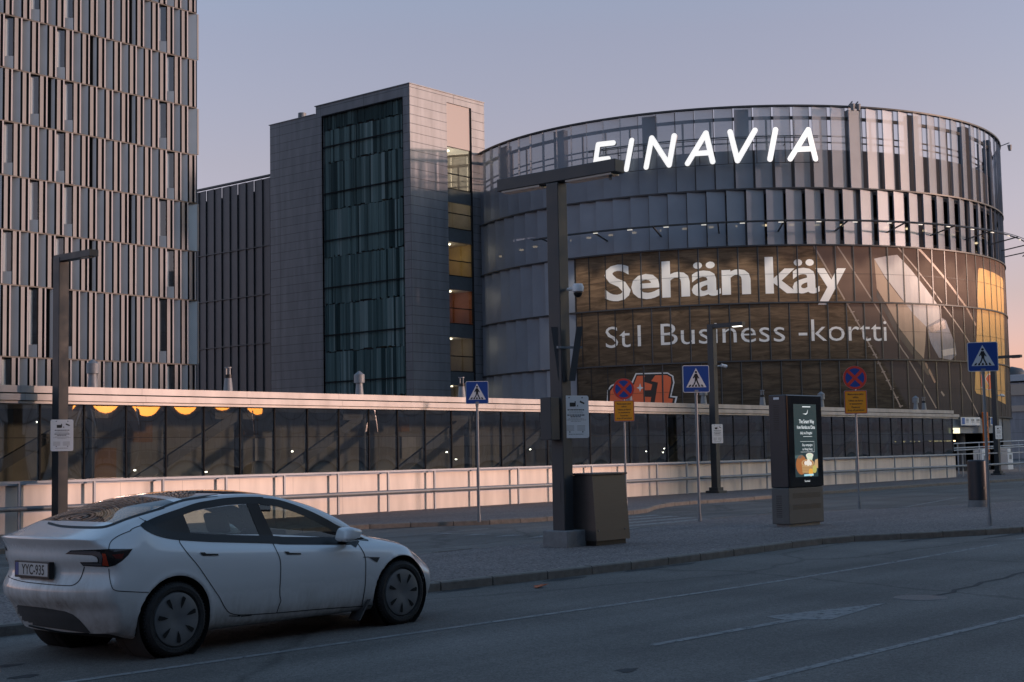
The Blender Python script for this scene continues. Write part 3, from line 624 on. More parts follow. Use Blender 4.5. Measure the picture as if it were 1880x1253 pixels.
# ground floor: recess, columns, lintel
b = MB(); ringband(b, DR-.4, DR-.15, 2.55, DZ[5]-.05, a0=150, a1=305); b.build('entry_lintel', M_pan, T)
b = MB(); ringband(b, DR-.3, DR-.1, .1, DZ[5], a0=278, a1=365, n=60); ringband(b, DR-.3, DR-.1, .1, DZ[5], a0=120, a1=235, n=60); b.build('ground_wall', M_parap, T)
for th in (240, 252, 264, 277): b = MB(); b.cyl(cyl_pt(th, .1, DR-1.2), cyl_pt(th, DZ[5], DR-1.2), .28, n=14); b.build('entry_column', M_parap, T)
for th in np.arange(246, 276, 3.0):
    b = MB(); b.cyl(cyl_pt(th, 2.05, DR-3), cyl_pt(th, 2.12, DR-3), .16, n=10); b.build('entry_lamp', mat('entry lamp', (1, 1, 1), emit=(1, .7, .38), estr=3), T)
# link between stair tower and drum
b = MB(); b.box(TX1-.02, TY+.35, .1, TX1+3.2, TY+1.2, DZ[0]-4.6); b.build('link_wall', M_pan, T)
b = MB(); b.box(TX1+.1, TY+.2, DZ[0]-5, TX1+.2, TY+.35, DZ[0]-.6); b.obox((TX1-.3, TY-.1, DZ[0]-2.9), (TX1+3, TY-.1, DZ[0]-2.9), .12, .1); b.build('link_post', M_rail, T)

# ------------------------------------------------------------------ printed banner on the three lower rings
BT = thing('advertising_banner', 'brown printed advertising banner with white words round the lower rings of the car park', 'banner', (DX, DY, 0))
def banner_mat():
    m = bpy.data.materials.new('banner print'); t, b = nodes(m); L = t.links; N = t.nodes.new
    uv = N('ShaderNodeUVMap'); uv.uv_map = 'print'; s = N('ShaderNodeSeparateXYZ'); L.new(uv.outputs[0], s.inputs[0])
    mp = N('ShaderNodeMapping'); mp.inputs['Rotation'].default_value = (0, 0, R_(28)); mp.inputs['Scale'].default_value = (.35, 2.2, 1); L.new(uv.outputs[0], mp.inputs[0])
    n = N('ShaderNodeTexNoise'); n.inputs['Scale'].default_value = 1.5; n.inputs['Detail'].default_value = 12; n.inputs['Roughness'].default_value = .66; n.inputs['Distortion'].default_value = .9; L.new(mp.outputs[0], n.inputs['Vector'])
    r = N('ShaderNodeValToRGB'); q = r.color_ramp.elements; q[0].position = .30; q[0].color = (.075, .050, .030, 1); q[1].position = .80; q[1].color = (.31, .205, .125, 1); k = q.new(.5); k.color = (.155, .103, .066, 1); L.new(n.outputs['Fac'], r.inputs[0])
    n2 = N('ShaderNodeTexNoise'); n2.inputs['Scale'].default_value = .16; n2.inputs['Detail'].default_value = 2; L.new(uv.outputs[0], n2.inputs['Vector'])
    # darker, greyer meadow lower down the print
    hz_ = N('ShaderNodeMapRange'); hz_.inputs[1].default_value = 4.5; hz_.inputs[2].default_value = 11.5; hz_.inputs[3].default_value = 0; hz_.inputs[4].default_value = 1; L.new(s.outputs[1], hz_.inputs[0])
    a1 = N('ShaderNodeMix'); a1.data_type = 'RGBA'; L.new(hz_.outputs[0], a1.inputs['Factor']); a1.inputs[7].default_value = (1, 1, 1, 1); a1.inputs[6].default_value = (.42, .52, .62, 1)
    m1 = N('ShaderNodeMix'); m1.data_type = 'RGBA'; m1.blend_type = 'MULTIPLY'; m1.inputs['Factor'].default_value = 1; L.new(r.outputs[0], m1.inputs[6]); L.new(a1.outputs[2], m1.inputs[7])
    # printed road on the right: slanted boundary x - slope*(z)
    sl_ = N('ShaderNodeMath'); sl_.operation = 'MULTIPLY_ADD'; L.new(s.outputs[1], sl_.inputs[0]); sl_.inputs[1].default_value = .62; L.new(s.outputs[0], sl_.inputs[2])
    f = N('ShaderNodeMapRange'); f.inputs[1].default_value = ROADX-.15; f.inputs[2].default_value = ROADX+.15; L.new(sl_.outputs[0], f.inputs[0])
    n3 = N('ShaderNodeTexNoise'); n3.inputs['Scale'].default_value = .5; n3.inputs['Detail'].default_value = 5; mp3 = N('ShaderNodeMapping'); mp3.inputs['Rotation'].default_value = (0, 0, R_(-58)); mp3.inputs['Scale'].default_value = (.2, 2, 1); L.new(uv.outputs[0], mp3.inputs[0]); L.new(mp3.outputs[0], n3.inputs['Vector'])
    r3 = N('ShaderNodeValToRGB'); r3.color_ramp.elements[0].color = (.105, .082, .072, 1); r3.color_ramp.elements[1].color = (.165, .125, .105, 1); L.new(n3.outputs['Fac'], r3.inputs[0])
    a3 = N('ShaderNodeMix'); a3.data_type = 'RGBA'; L.new(hz_.outputs[0], a3.inputs['Factor']); a3.inputs[7].default_value = (1.25, 1.1, 1, 1); a3.inputs[6].default_value = (.68, .75, .82, 1)
    m3 = N('ShaderNodeMix'); m3.data_type = 'RGBA'; m3.blend_type = 'MULTIPLY'; m3.inputs['Factor'].default_value = 1; L.new(r3.outputs[0], m3.inputs[6]); L.new(a3.outputs[2], m3.inputs[7])
    mx_ = N('ShaderNodeMix'); mx_.data_type = 'RGBA'; L.new(f.outputs[0], mx_.inputs['Factor']); L.new(m1.outputs[2], mx_.inputs[6]); L.new(m3.outputs[2], mx_.inputs[7])
    L.new(mx_.outputs[2], b.inputs['Base Color']); b.inputs['Roughness'].default_value = .75; b.inputs['Specular IOR Level'].default_value = .08
    return m
def arc(th): return R_(th-BAN0)*DR
th_, z_ = on_drum(1360+.2766*470, 440+.2766*35); ROADX = arc(th_)+.62*z_
M_ban = banner_mat(); M_gap = mat('banner joint', (.012, .013, .014), .4); M_halo = mat('joint frame', (.16, .165, .17), .4, metal=.5)
gaps = []
for k in (2, 3, 4):
    z1_, z0_ = DZ[k]-.05, DZ[k+1]+.04; j = joint0-(0 if k % 2 else DSTEP/2); th = j+math.floor((BAN0-j)/DSTEP)*DSTEP; uvs = []
    gp = MB()
    while th < BAN1:
        a = max(th, BAN0); c = min(th+DSTEP, BAN1)
        if c-a > .3:
            b = MB(); n = 4; uvl = []
            for i in range(n):
                s_ = a+.06+(c-a-.12)*i/n; t_ = a+.06+(c-a-.12)*(i+1)/n
                b.quad(cyl_pt(s_, z0_), cyl_pt(t_, z0_), cyl_pt(t_, z1_), cyl_pt(s_, z1_)); uvl += [(arc(s_), z0_), (arc(t_), z0_), (arc(t_), z1_), (arc(s_), z1_)]
            o = b.build('printed_panel', M_ban, BT); lay = o.data.uv_layers.new(name='print')
            for i, q in enumerate(uvl): lay.data[i].uv = q
        gp.quad(cyl_pt(a-.10, z0_, DR+.03), cyl_pt(a+.10, z0_, DR+.03), cyl_pt(a+.10, z1_, DR+.03), cyl_pt(a-.10, z1_, DR+.03), 0)
        if th > 195: gp.quad(cyl_pt(a+.10, z0_, DR+.03), cyl_pt(a+.17, z0_, DR+.03), cyl_pt(a+.17, z1_, DR+.03), cyl_pt(a+.10, z1_, DR+.03), 1)
        th += DSTEP
    gp.quad(cyl_pt(BAN1, z0_, DR+.03), cyl_pt(BAN1, z1_, DR+.03), cyl_pt(BAN1, z1_, DR-.4), cyl_pt(BAN1, z0_, DR-.4), 0)
    zm = (z0_+z1_)/2+.0
    for i in range(60):
        s_ = BAN0+(BAN1-BAN0)*i/60; t_ = BAN0+(BAN1-BAN0)*(i+1)/60; gp.quad(cyl_pt(s_, zm-.008, DR+.026), cyl_pt(t_, zm-.008, DR+.026), cyl_pt(t_, zm+.008, DR+.026), cyl_pt(s_, zm+.008, DR+.026), 0)
    gp.build('panel_joints', [M_gap, M_halo], BT)
    ck = MB(); ringband(ck, DR-.3, DR-.12, z0_-.1, z1_+.1, a0=BAN0, a1=BAN1); ck.build('backing', M_inner, BT)
def wrap(b, vs, fs, r, mi=0, step=1.2):
    """flat print (arc metres, z) cut into narrow strips and wrapped on the drum"""
    bm = bmesh.new(); v = [bm.verts.new((p[0], 0, p[1])) for p in vs]
    for f_ in fs:
        try: bm.faces.new([v[i] for i in f_])
        except ValueError: pass
    bm.normal_update(); bmesh.ops.triangulate(bm, faces=[f_ for f_ in bm.faces if len(f_.verts) > 4], ngon_method='EAR_CLIP')
    xs = [p[0] for p in vs]; x = math.floor(min(xs)/step)*step+step
    while x < max(xs):
        bmesh.ops.bisect_plane(bm, geom=bm.verts[:]+bm.edges[:]+bm.faces[:], plane_co=(x, 0, 0), plane_no=(1, 0, 0)); x += step
    for q in bm.verts: q.co = Vector(cyl_pt(BAN0+math.degrees(q.co.x/DR), q.co.z, r))
    b.frombm(bm, mi)
def words(name, s, th0, th1, zb, ztop, m, bold=0., cap=.727, spacing=1.):
    size = (ztop-zb)/cap; vs, fs = text2d(s, size, bold*size, spacing=spacing); xs = [p[0] for p in vs]
    x0, x1 = arc(th0), arc(th1); k = (x1-x0)/(max(xs)-min(xs)); vs = [(x0+(p[0]-min(xs))*k, zb+p[1]) for p in vs]
    cs_ = sorted((min(vs[i][0] for i in f_), max(vs[i][0] for i in f_), n_) for n_, f_ in enumerate(fs)); grp = [[]]; right = cs_[0][0]
    for lo_, hi_, n_ in cs_:
        if lo_-right > .17*size and grp[-1]: grp.append([])
        grp[-1].append(n_); right = max(right, hi_)
    for g_ in grp:
        used = sorted({i for n_ in g_ for i in fs[n_]}); re_ = {q: i for i, q in enumerate(used)}
        b = MB(); wrap(b, [vs[i] for i in used], [[re_[i] for i in fs[n_]] for n_ in g_], DR+.012); b.build(name, m, BT)
M_pw = mat('white print', (.80, .78, .75), .5); 
z8 = lambda x, y: on_drum(1360+.2766*x, 440+.2766*y)
z9 = lambda x, y: on_drum(860+.2766*x, 440+.2766*y)
words('headline_word', 'Sehän', 188.15, on_drum(1360, 520)[0]+1.75, z9(1300, 380)[1], z9(1300, 128)[1], M_pw, bold=.020, cap=.757, spacing=.96)
words('headline_word', 'käy', on_drum(1405, 520)[0], 232.8, z9(1300, 380)[1], z9(1300, 128)[1], M_pw, bold=.020, cap=.757, spacing=.96)
words('subline_word', 'St1 Business -kortti', 188.1, 240.6, z9(1270, 703)[1], z9(1270, 552)[1], M_pw, bold=-.004)
def flat_on_drum(b, pts, zf, r, mi):
    P = [zf(*p) for p in pts]; P = [(arc(t), z) for t, z in P]
    wrap(b, P, [list(range(len(P)))], r, mi, step=.6)
def line_on_drum(b, pts, wd, zf, r, mi):
    P = [zf(*p) for p in pts]; P = [(arc(t), z) for t, z in P]
    for p, q in zip(P, P[1:]):
        d = np.array(q)-np.array(p); n = np.array([-d[1], d[0]])/np.linalg.norm(d)*wd/2; m_ = max(1, int(np.linalg.norm(d)/.6))
        for i in range(m_):
            s_ = np.array(p)+d*i/m_; t_ = np.array(p)+d*(i+1)/m_
            b.add([cyl_pt(BAN0+math.degrees(x[0]/DR), x[1], r) for x in (s_+n, s_-n, t_-n, t_+n)], ((0, 1, 2, 3),), mi)
M_stripe = mat('printed road stripe', (.34, .26, .21), .4); M_stripe2 = mat('printed warm stripe', (.36, .22, .15), .4)
r_ = DR+.004
def stripes(lines, wd, mm):
    for ln in lines: b = MB(); line_on_drum(b, ln, wd, z8, r_, 0); b.build('road_stripe', mm, BT)
stripes(([(480, 35), (690, 400)], [(700, 415), (850, 690), (905, 790)], [(910, 805), (1062, 1115)]), .10, M_stripe)
for i in range(13):
    t = i/12; x = 700+(1050-700)*t; y = 418+(1100-418)*t; b = MB(); line_on_drum(b, [(x, y+8), (x+26, y+4)], .07, z8, r_+.002, 0); b.build('road_dash', M_stripe, BT)
stripes(([(640, 45), (872, 402)], [(880, 415), (1075, 735), (1115, 790)], [(1118, 805), (1298, 1120)], [(1035, 45), (1270, 330), (1335, 420)], [(1345, 440), (1522, 690)]), .09, M_stripe)
stripes(([(1180, 60), (1340, 240), (1440, 372), (1500, 455), (1560, 570)], [(1225, 820), (1290, 950)]), .16, M_stripe2)
stripes(([(1458, 935), (1580, 1170)],), .10, M_stripe); stripes(([(1330, 1010), (1350, 1038)],), .14, M_stripe)
tm = [mat('printed trailer roof', (.50, .45, .43), .4, noise=.08, nscale=.5), mat('printed trailer side', (.40, .28, .20), .4, noise=.15, nscale=.5), mat('printed cab', (.19, .195, .24), .4, noise=.3, nscale=.9), mat('printed cab window', (.06, .06, .075), .3), mat('printed shadow', (.075, .06, .055), .4)]
b = MB()
flat_on_drum(b, [(905, 340), (1050, 590), (1215, 800), (1280, 900), (1240, 900), (1040, 640), (900, 380)], z8, DR+.004, 4)
flat_on_drum(b, [(885, 128), (960, 260), (1060, 390), (1230, 575), (1225, 690), (1215, 792), (1150, 720), (1050, 585), (960, 420), (902, 325)], z8, DR+.006, 1)
flat_on_drum(b, [(885, 128), (960, 112), (1038, 102), (1120, 190), (1220, 315), (1315, 445), (1330, 520), (1230, 578), (1150, 500), (1050, 370), (955, 245)], z8, DR+.008, 0)
flat_on_drum(b, [(1232, 575), (1330, 520), (1362, 538), (1388, 610), (1422, 690), (1432, 765), (1395, 800), (1315, 785), (1262, 690)], z8, DR+.006, 2)
flat_on_drum(b, [(1240, 585), (1350, 535), (1362, 590), (1262, 618)], z8, DR+.008, 3)
flat_on_drum(b, [(1330, 735), (1420, 720), (1426, 760), (1345, 775)], z8, DR+.008, 0)
b.build('truck_picture', tm, BT)
M_yel = mat('yellow card print', (.74, .40, .12), .4, noise=.06, nscale=.5); M_red = mat('orange red print', (.85, .16, .055), .5); M_bk = mat('black print', (.015, .014, .014), .4)
b = MB()
flat_on_drum(b, [(1580, 190), (1600, 192), (1735, 258), (1742, 280), (1757, 1095), (1565, 1022), (1553, 1000), (1566, 600), (1574, 205)], z8, DR+.008, 0)
flat_on_drum(b, [(1592, 895), (1612, 893), (1615, 935), (1605, 950), (1620, 985), (1590, 985)], z8, DR+.012, 2)
flat_on_drum(b, [(1594, 897), (1610, 897), (1612, 932), (1603, 950), (1616, 980), (1592, 980)], z8, DR+.014, 1)
flat_on_drum(b, [(1620, 925), (1640, 890), (1668, 893), (1668, 985), (1676, 1000), (1630, 1000), (1648, 975)], z8, DR+.012, 2)
flat_on_drum(b, [(1624, 925), (1641, 897), (1662, 897), (1664, 980), (1670, 995), (1636, 995), (1650, 972)], z8, DR+.014, 1)
b.build('card_picture', [M_yel, M_red, M_pw], BT)
b = MB()
flat_on_drum(b, [(918, 1085), (922, 1000), (945, 968), (985, 950), (1082, 948), (1110, 888), (1225, 885), (1322, 883), (1360, 905), (1368, 950), (1348, 1038), (1388, 1042), (1376, 1090)], z9, DR+.006, 0)
flat_on_drum(b, [(926, 1085), (930, 1004), (952, 975), (988, 958), (1090, 956), (1116, 896), (1225, 893), (1320, 891), (1352, 910), (1359, 950), (1338, 1046), (1374, 1050), (1366, 1088)], z9, DR+.008, 1)
flat_on_drum(b, [(938, 1085), (942, 1008), (960, 984), (992, 968), (1088, 966), (1078, 1002), (1010, 1004), (1006, 1020), (1066, 1024), (1078, 1045), (1072, 1085)], z9, DR+.011, 2)
flat_on_drum(b, [(1120, 906), (1172, 904), (1162, 945), (1220, 962), (1212, 1000), (1166, 1002), (1162, 1044), (1214, 1046), (1208, 1085), (1086, 1085), (1092, 1000), (1098, 966)], z9, DR+.011, 2)
flat_on_drum(b, [(1214, 940), (1240, 902), (1318, 900), (1344, 916), (1346, 950), (1326, 1054), (1358, 1058), (1352, 1086), (1236, 1086), (1258, 950)], z9, DR+.011, 2)
flat_on_drum(b, [(1140, 955), (1147, 978), (1165, 985), (1147, 992), (1140, 1012), (1133, 992), (1116, 985), (1133, 978)], z9, DR+.014, 0)
b.build('logo_print', [M_pw, M_bk, M_red], BT)

# ------------------------------------------------------------------ white lit letters on the top ring
ST = thing('illuminated_sign', 'white lit slanted capital letters across the top of the round car park', 'sign', (DX, DY, DZ[0]-2))
za = lambda x, y: on_drum(860+.2793*x, 170+.2793*y, DR+.5)
zc = lambda x, y: on_drum(1360+.2793*x, 170+.2793*y, DR+.5)
M_let = mat('lit letter face', (.9, .9, .88), emit=(1, .96, .90), estr=.62); M_letside = mat('letter side', (.55, .55, .56), .4)
LET = [[(za, (830, 535), (858, 345)), (za, (858, 345), (958, 334)), (za, (846, 447), (925, 438))], [(za, (1043, 508), (1078, 318))],
       [(za, (1172, 494), (1208, 302)), (za, (1208, 302), (1322, 480)), (za, (1322, 480), (1355, 288))],
       [(za, (1442, 470), (1562, 270)), (za, (1562, 270), (1606, 458)), (za, (1492, 405), (1588, 399))],
       [(za, (1720, 262), (1768, 450)), (zc, (-22, 452), (92, 252))], [(zc, (190, 442), (226, 248))],
       [(zc, (322, 440), (440, 248)), (zc, (440, 248), (487, 440)), (zc, (366, 378), (468, 373))]]
for strokes in LET:
    fr = MB(); sd = MB()
    for si, (zf, p, q) in enumerate(strokes):
        tp, zp = zf(*p); tq, zq = zf(*q); ap, aq = R_(tp)*DR, R_(tq)*DR; d = np.array([aq-ap, zq-zp]); d /= np.linalg.norm(d); n = np.array([-d[1], d[0]]); hw = .165; o_ = []
        for i in range(9): a = math.pi/2+math.pi*i/8; o_.append(np.array([ap, zp])+hw*(math.cos(a)*d+math.sin(a)*n))
        for i in range(9): a = -math.pi/2+math.pi*i/8; o_.append(np.array([aq, zq])+hw*(math.cos(a)*d+math.sin(a)*n))
        r1_ = DR+.62+.004*si; F = [cyl_pt(math.degrees(x[0]/DR), x[1], r1_) for x in o_]; B_ = [cyl_pt(math.degrees(x[0]/DR), x[1], DR+.42) for x in o_]
        fr.add(F, (list(range(18)),)); N_ = 18
        sd.add(F+B_, [(i, (i+1) % N_, N_+(i+1) % N_, N_+i) for i in range(N_)])
    o = fr.build('letter', M_let, ST); sd.build('letter_edge', M_letside, o)
b = MB()
for zz in (19.35, 20.9, 21.0): b.tube([cyl_pt(th, zz+ (0), DR+.36) for th in np.arange(186, 230, 2)], .025, n=5)
for th in np.arange(187, 229, 5): b.obox(cyl_pt(th, 19.35, DR+.36), cyl_pt(th, 20.95, DR+.36), .04, .04); b.obox(cyl_pt(th, 20.5, DR+.36), cyl_pt(th, 20.5, DR-.1), .04, .04)
b.build('support_rail', M_dgrey, ST)

# ================================================================== BUILDINGS BEHIND THE VIEWPOINT (they shade the street)
M_term = panelled('terminal facade', (.33, .325, .32), 3.0, 2.6, rough=.6, line=.08, dark=.3, var=.08); M_tglass = mat('terminal glazing', (.20, .205, .21), .35)
T = thing('terminal_building', 'long low terminal building across the street, behind the viewpoint', 'building', (0, -60, 0))
b = MB(); b.box(57, -70, -.02, 112, -60, 8.8); b.box(112.01, -70, -.02, 330, -60, 20.5); b.build('wall', M_term, T)
b = MB()
for z_ in (1.0, 4.4):
    for x in np.arange(54, 106, 6.0): b.box(x, -59.97, z_, x+5.0, -59.9, z_+1.3)
for z_ in (1, 5, 9, 13, 17):
    for x in np.arange(113, 325, 6.0): b.box(x, -59.97, z_, x+5.0, -59.9, z_+1.5)
b.build('windows', M_tglass, T)
T = thing('terminal_hall', 'high terminal hall across the street, behind the viewpoint', 'building', (0, -25, 0))
b = MB(); b.box(-130, -45, -.02, 56.5, -25, 30); b.build('wall', M_term, T)
b = MB()
for z_ in (.6, 5, 9.5, 14, 18.5, 23):
    for x in np.arange(-126, 49, 5.0): b.box(x, -24.97, z_, x+4.4, -24.9, z_+2.0)
b.build('windows', M_tglass, T)
# === PART3
# ================================================================== STREET FURNITURE
M_pole = mat('lamp post paint', (.034, .038, .042), .5, metal=.0, noise=.15, nscale=3, rvar=.08)
M_plate = mat('white enamel plate', (.72, .73, .74), .45, noise=.04, nscale=8); M_ink = mat('black ink', (.02, .02, .02), .6)
M_faint = mat('grey ink', (.25, .25, .25), .6)
class Face:
    """flat sign face: local x to the right, y up, pushed out along its normal"""
    def __init__(s, org, ang, tilt=0.):
        s.o = np.array(org, float); s.n = np.array([math.cos(ang), math.sin(ang), 0]); s.x = np.array([-math.sin(ang), math.cos(ang), 0])
        s.x, s.y = s.x*math.cos(tilt)+z0*math.sin(tilt), z0*math.cos(tilt)-s.x*math.sin(tilt)
    def p(s, x, y, d=0.): return tuple(s.o+s.x*x+s.y*y+s.n*d)
    def poly(s, b, pts, d, mi=0, thick=None): b.poly([s.p(x, y, d) for x, y in pts], mi, None if thick is None else tuple(-s.n*thick))
    def text(s, b, t, x, y, size, d, mi=0, bold=0., align='CENTER', sx=1.):
        vs, fs = text2d(t, size, bold, align); b.add([s.p(x+q[0]*sx, y+q[1], d) for q in vs], fs, mi)
def rrect(w_, h_, r=.03, cx=0, cy=0, n=5):
    out = []
    for (sx_, sy_, a0_) in ((1, 1, 0), (-1, 1, 90), (-1, -1, 180), (1, -1, 270)):
        for i in range(n): a = R_(a0_+90*i/(n-1)); out.append((cx+sx_*(w_/2-r)+r*math.cos(a), cy+sy_*(h_/2-r)+r*math.sin(a)))
    return out
def disc(r, n=40, cx=0, cy=0, a0_=0, a1_=360): return [(cx+r*math.cos(R_(a0_+(a1_-a0_)*i/n)), cy+r*math.sin(R_(a0_+(a1_-a0_)*i/n))) for i in range(n)]
def info_plate(parent, org, ang, w_=.52, h_=.74):
    f = Face(org, ang); b = MB(); f.poly(b, rrect(w_, h_, .04), 0, 0, .006); o = b.build('information_plate', M_plate, parent)
    b = MB(); k = w_/.52
    f.poly(b, rrect(.10*k, .07*k, .005, -.07*k, .21*k), .002, 0); f.poly(b, [(-.02*k, .18*k), (.0, .18*k), (.0, .27*k), (-.02*k, .27*k)], .002, 0); f.poly(b, [(.02*k, .18*k), (.05*k, .18*k), (.04*k, .21*k)], .002, 0)
    f.poly(b, [(.09*k, .28*k), (.18*k, .24*k), (.17*k, .215*k), (.08*k, .25*k)], .002, 0)
    for yy, ww, hh, mi in ((.12, .33, .018, 0), (.085, .26, .008, 1), (.066, .30, .008, 1), (.03, .34, .018, 0), (0, .22, .016, 0), (-.035, .30, .008, 1), (-.055, .40, .008, 1), (-.078, .20, .008, 1), (-.30, .30, .012, 1)):
        x = -ww/2*k; rr = random.Random(int(yy*1000))
        while x < ww/2*k-.01:
            l = min(rr.uniform(.015, .05)*k, ww/2*k-x); b.quad(f.p(x, yy*k-hh/2*k, .002), f.p(x+l, yy*k-hh/2*k, .002), f.p(x+l, yy*k+hh/2*k, .002), f.p(x, yy*k+hh/2*k, .002), mi); x += l+.008*k
    for x0_ in (-.2, .02):
        for q in range(5): b.quad(f.p(x0_*k, (-.15-.02*q)*k, .002), f.p((x0_+.16)*k, (-.15-.02*q)*k, .002), f.p((x0_+.16)*k, (-.156-.02*q)*k, .002), f.p(x0_*k, (-.156-.02*q)*k, .002), 1)
    for xx, yy in ((-.13, .33), (.13, .33), (-.13, -.26), (.13, -.26)): f.poly(b, disc(.012*k, 10, xx*k, yy*k), .003, 0)
    b.build('printed_text', [M_ink, M_faint], o)
    return o
def street_lamp(base, label, arm_len, zt_=6.62, wd=.27, lit=False, plate_z=None, cam_z=None, foot=True, arm=(0, -1), hid=0):
    x, y = base; t = thing('street_lamp', label, 'street lamp', (x, y, .12), 0, 'street lamps along the street')
    h = wd/2; b = MB(); b.bbox(x-h, y-h, .12, x+h, y+h, zt_, .012); b.build('post', M_pole, t)
    if foot: b = MB(); b.bbox(x-.3, y-.3, .1, x+.3, y+.3, .2, .01); b.box(x-.2, y-.2, .2, x+.2, y+.2, .33); b.build('foot_plate', M_pole, t)
    d = np.array([arm[0], arm[1], 0.]); e = np.array([x, y, zt_-.02])+d*(arm_len); b = MB(); s0 = np.array([x, y, zt_-.02])-d*h
    b.obox(tuple(s0), tuple(e), wd*.9, .15); o = b.build('arm', M_pole, t)
    b = MB(); a = np.array([x, y, zt_-.105])+d*(arm_len*.68); c = np.array([x, y, zt_-.105])+d*(arm_len*.93); b.obox(tuple(a), tuple(c), wd*.6, .025)
    b.build('lamp_head', mat('lit lamp head', (1, 1, 1), emit=(1, .95, .85), estr=2.2) if lit else mat('lamp lens', (.22, .21, .19), .3), o)
    if plate_z: info_plate(t, (x-h*.4, y-h-.03, plate_z), R_(-90-22))
    if cam_z:
        b = MB(); b.obox((x+h, y-h, cam_z), (x+h+.16, y-h-.1, cam_z), .04, .04); b.cyl((x+h+.12, y-h-.1, cam_z+.02), (x+h+.32, y-h-.22, cam_z-.03), .065, n=12); b.build('security_camera', M_plate, t)
    return t
lx_, _, _ = on_y(110, 850, 29.9)
street_lamp((lx_, 29.9), 'leftmost dark street lamp, a square post rising behind the white car', 1.35, plate_z=2.4, foot=False)
street_lamp((47.79, 29.9), 'lit street lamp with a small camera, between the crossing signs and the display stand', 1.45, lit=True, plate_z=2.4, cam_z=5.05)
street_lamp((78.0, 30.6), 'rightmost dark street lamp, behind the near crossing sign by the car park entry', 1.6, plate_z=2.45, cam_z=4.5)
street_lamp((118.5, 33.0), 'small distant street lamp whose arm reaches in at the right edge', 2.6, zt_=10.4, wd=.25)

# ---- twin-arm lighting mast on the island
X, Y = 20.22, 15.85
T = thing('lighting_mast', 'tall square lighting mast with a twin arm on a concrete block', 'lamp mast', (X, Y, IZ))
M_conc = mat('concrete', (.17, .175, .18), .85, noise=.25, nscale=6, bump=.3, bscale=40)
b = MB(); b.bbox(X-.135, Y-.135, .36, X+.135, Y+.135, 6.64, .012); b.box(X-.14, Y-.06, .9, X-.137, Y+.06, 1.25); b.build('post', M_pole, T)
b = MB(); b.bbox(X-.28, Y-.30, .1, X+.28, Y+.26, .40, .02); b.build('concrete_foot', M_conc, T)
b = MB(); b.bbox(X-.14, Y-1.42, 6.65, X+.14, Y+1.30, 6.88, .012); arm_ = b.build('arm', M_pole, T)
b = MB(); b.box(X-.12, Y-1.32, 6.615, X+.12, Y-.3, 6.648); b.build('lamp_head', mat('mast lamp lens', (.30, .28, .25), .25), arm_)
b = MB(); b.box(X-.12, Y+.3, 6.615, X+.12, Y+1.2, 6.648); b.build('lamp_head', MATS['mast lamp lens'], arm_)
b = MB(); b.cyl((X+.02, Y-1.2, 6.615), (X+.02, Y-1.2, 6.55), .03, n=8); b.build('sensor', M_galv, arm_)
info_plate(T, (X+.16, Y-.21, 2.41), R_(-112), .54, .76)
b = MB(); b.bbox(X-.42, Y-.1, 2.0, X-.17, Y+.14, 2.76, .01); b.build('control_box', M_pole, T)
b = MB(); b.cyl((X+.05, Y-.17, 4.70), (X+.05, Y-.42, 4.70), .03, n=8); b.lathe([(0, -.02), (.10, -.02), (.11, .06), (.085, .12), (0, .12)], Matrix.Translation((X+.05, Y-.40, 4.66)) @ Matrix.Rotation(R_(90), 4, 'X'), n=18)
o = b.build('security_camera', M_plate, T, smooth=True, sharp=40)
b = MB(); b.lathe([(0, -.085), (.05, -.07), (.075, -.03), (.08, 0)], Matrix.Translation((X+.05, Y-.40, 4.62)) @ Matrix.Rotation(R_(90), 4, 'X'), n=18); b.build('dome', M_black, o, smooth=True)
for sx_ in (-1, 1):   # two antenna slabs leaning out in a V
    b = MB(); lo_, hi_ = (.08, .24) if sx_ > 0 else (.10, .22); b.obox((X+sx_*.64*lo_, Y-.16-sx_*.77*lo_, 3.05), (X+sx_*.64*hi_, Y-.16-sx_*.77*hi_, 4.02), .115, .10, side=(.64, -.77, 0)); b.build('antenna', M_pole, T)
b = MB(); b.obox((X, Y-.16, 3.65), (X+.2, Y-.35, 3.65), .04, .04); b.obox((X, Y-.16, 3.65), (X-.2, Y-.1, 3.65), .04, .04); b.build('antenna_bracket', M_galv, T)

# ---- metal cabinet
T = thing('metal_cabinet', 'brushed metal cabinet with a sloping front beside the lighting mast', 'cabinet', (20.9, 15.5, IZ))
M_brush = mat('brushed stainless steel', (.082, .083, .085), .4, metal=.7, noise=.10, nscale=4, stretch=(1, 1, 14), rvar=.07)
x0_, x1_ = 20.46, 21.46; yf = 15.30
b = MB()
P = [(x0_+.0, yf, .2), (x1_+.02, yf, .2), (x1_, yf+.07, 1.36), (x0_-.0, yf+.07, 1.36), (x0_, yf+.55, .2), (x1_+.02, yf+.55, .2), (x1_, yf+.55, 1.36), (x0_, yf+.55, 1.36)]
b.add(P, ((0, 1, 2, 3), (5, 4, 7, 6), (4, 0, 3, 7), (1, 5, 6, 2), (4, 5, 1, 0))); b.build('body', M_brush, T)
b = MB(); b.bbox(x0_-.02, yf+.03, 1.363, x1_+.02, yf+.58, 1.40, .006); b.build('lid', M_brush, T)
b = MB(); b.box(x0_+.05, yf+.05, .11, x1_-.05, yf+.5, .198); b.build('base', M_black, T)
b = MB()
for q in (x0_+.08, x1_-.12): b.cyl((q, yf+.02, .38), (q, yf-.005, .38), .012, n=8)
b.build('bolt', M_galv, T)

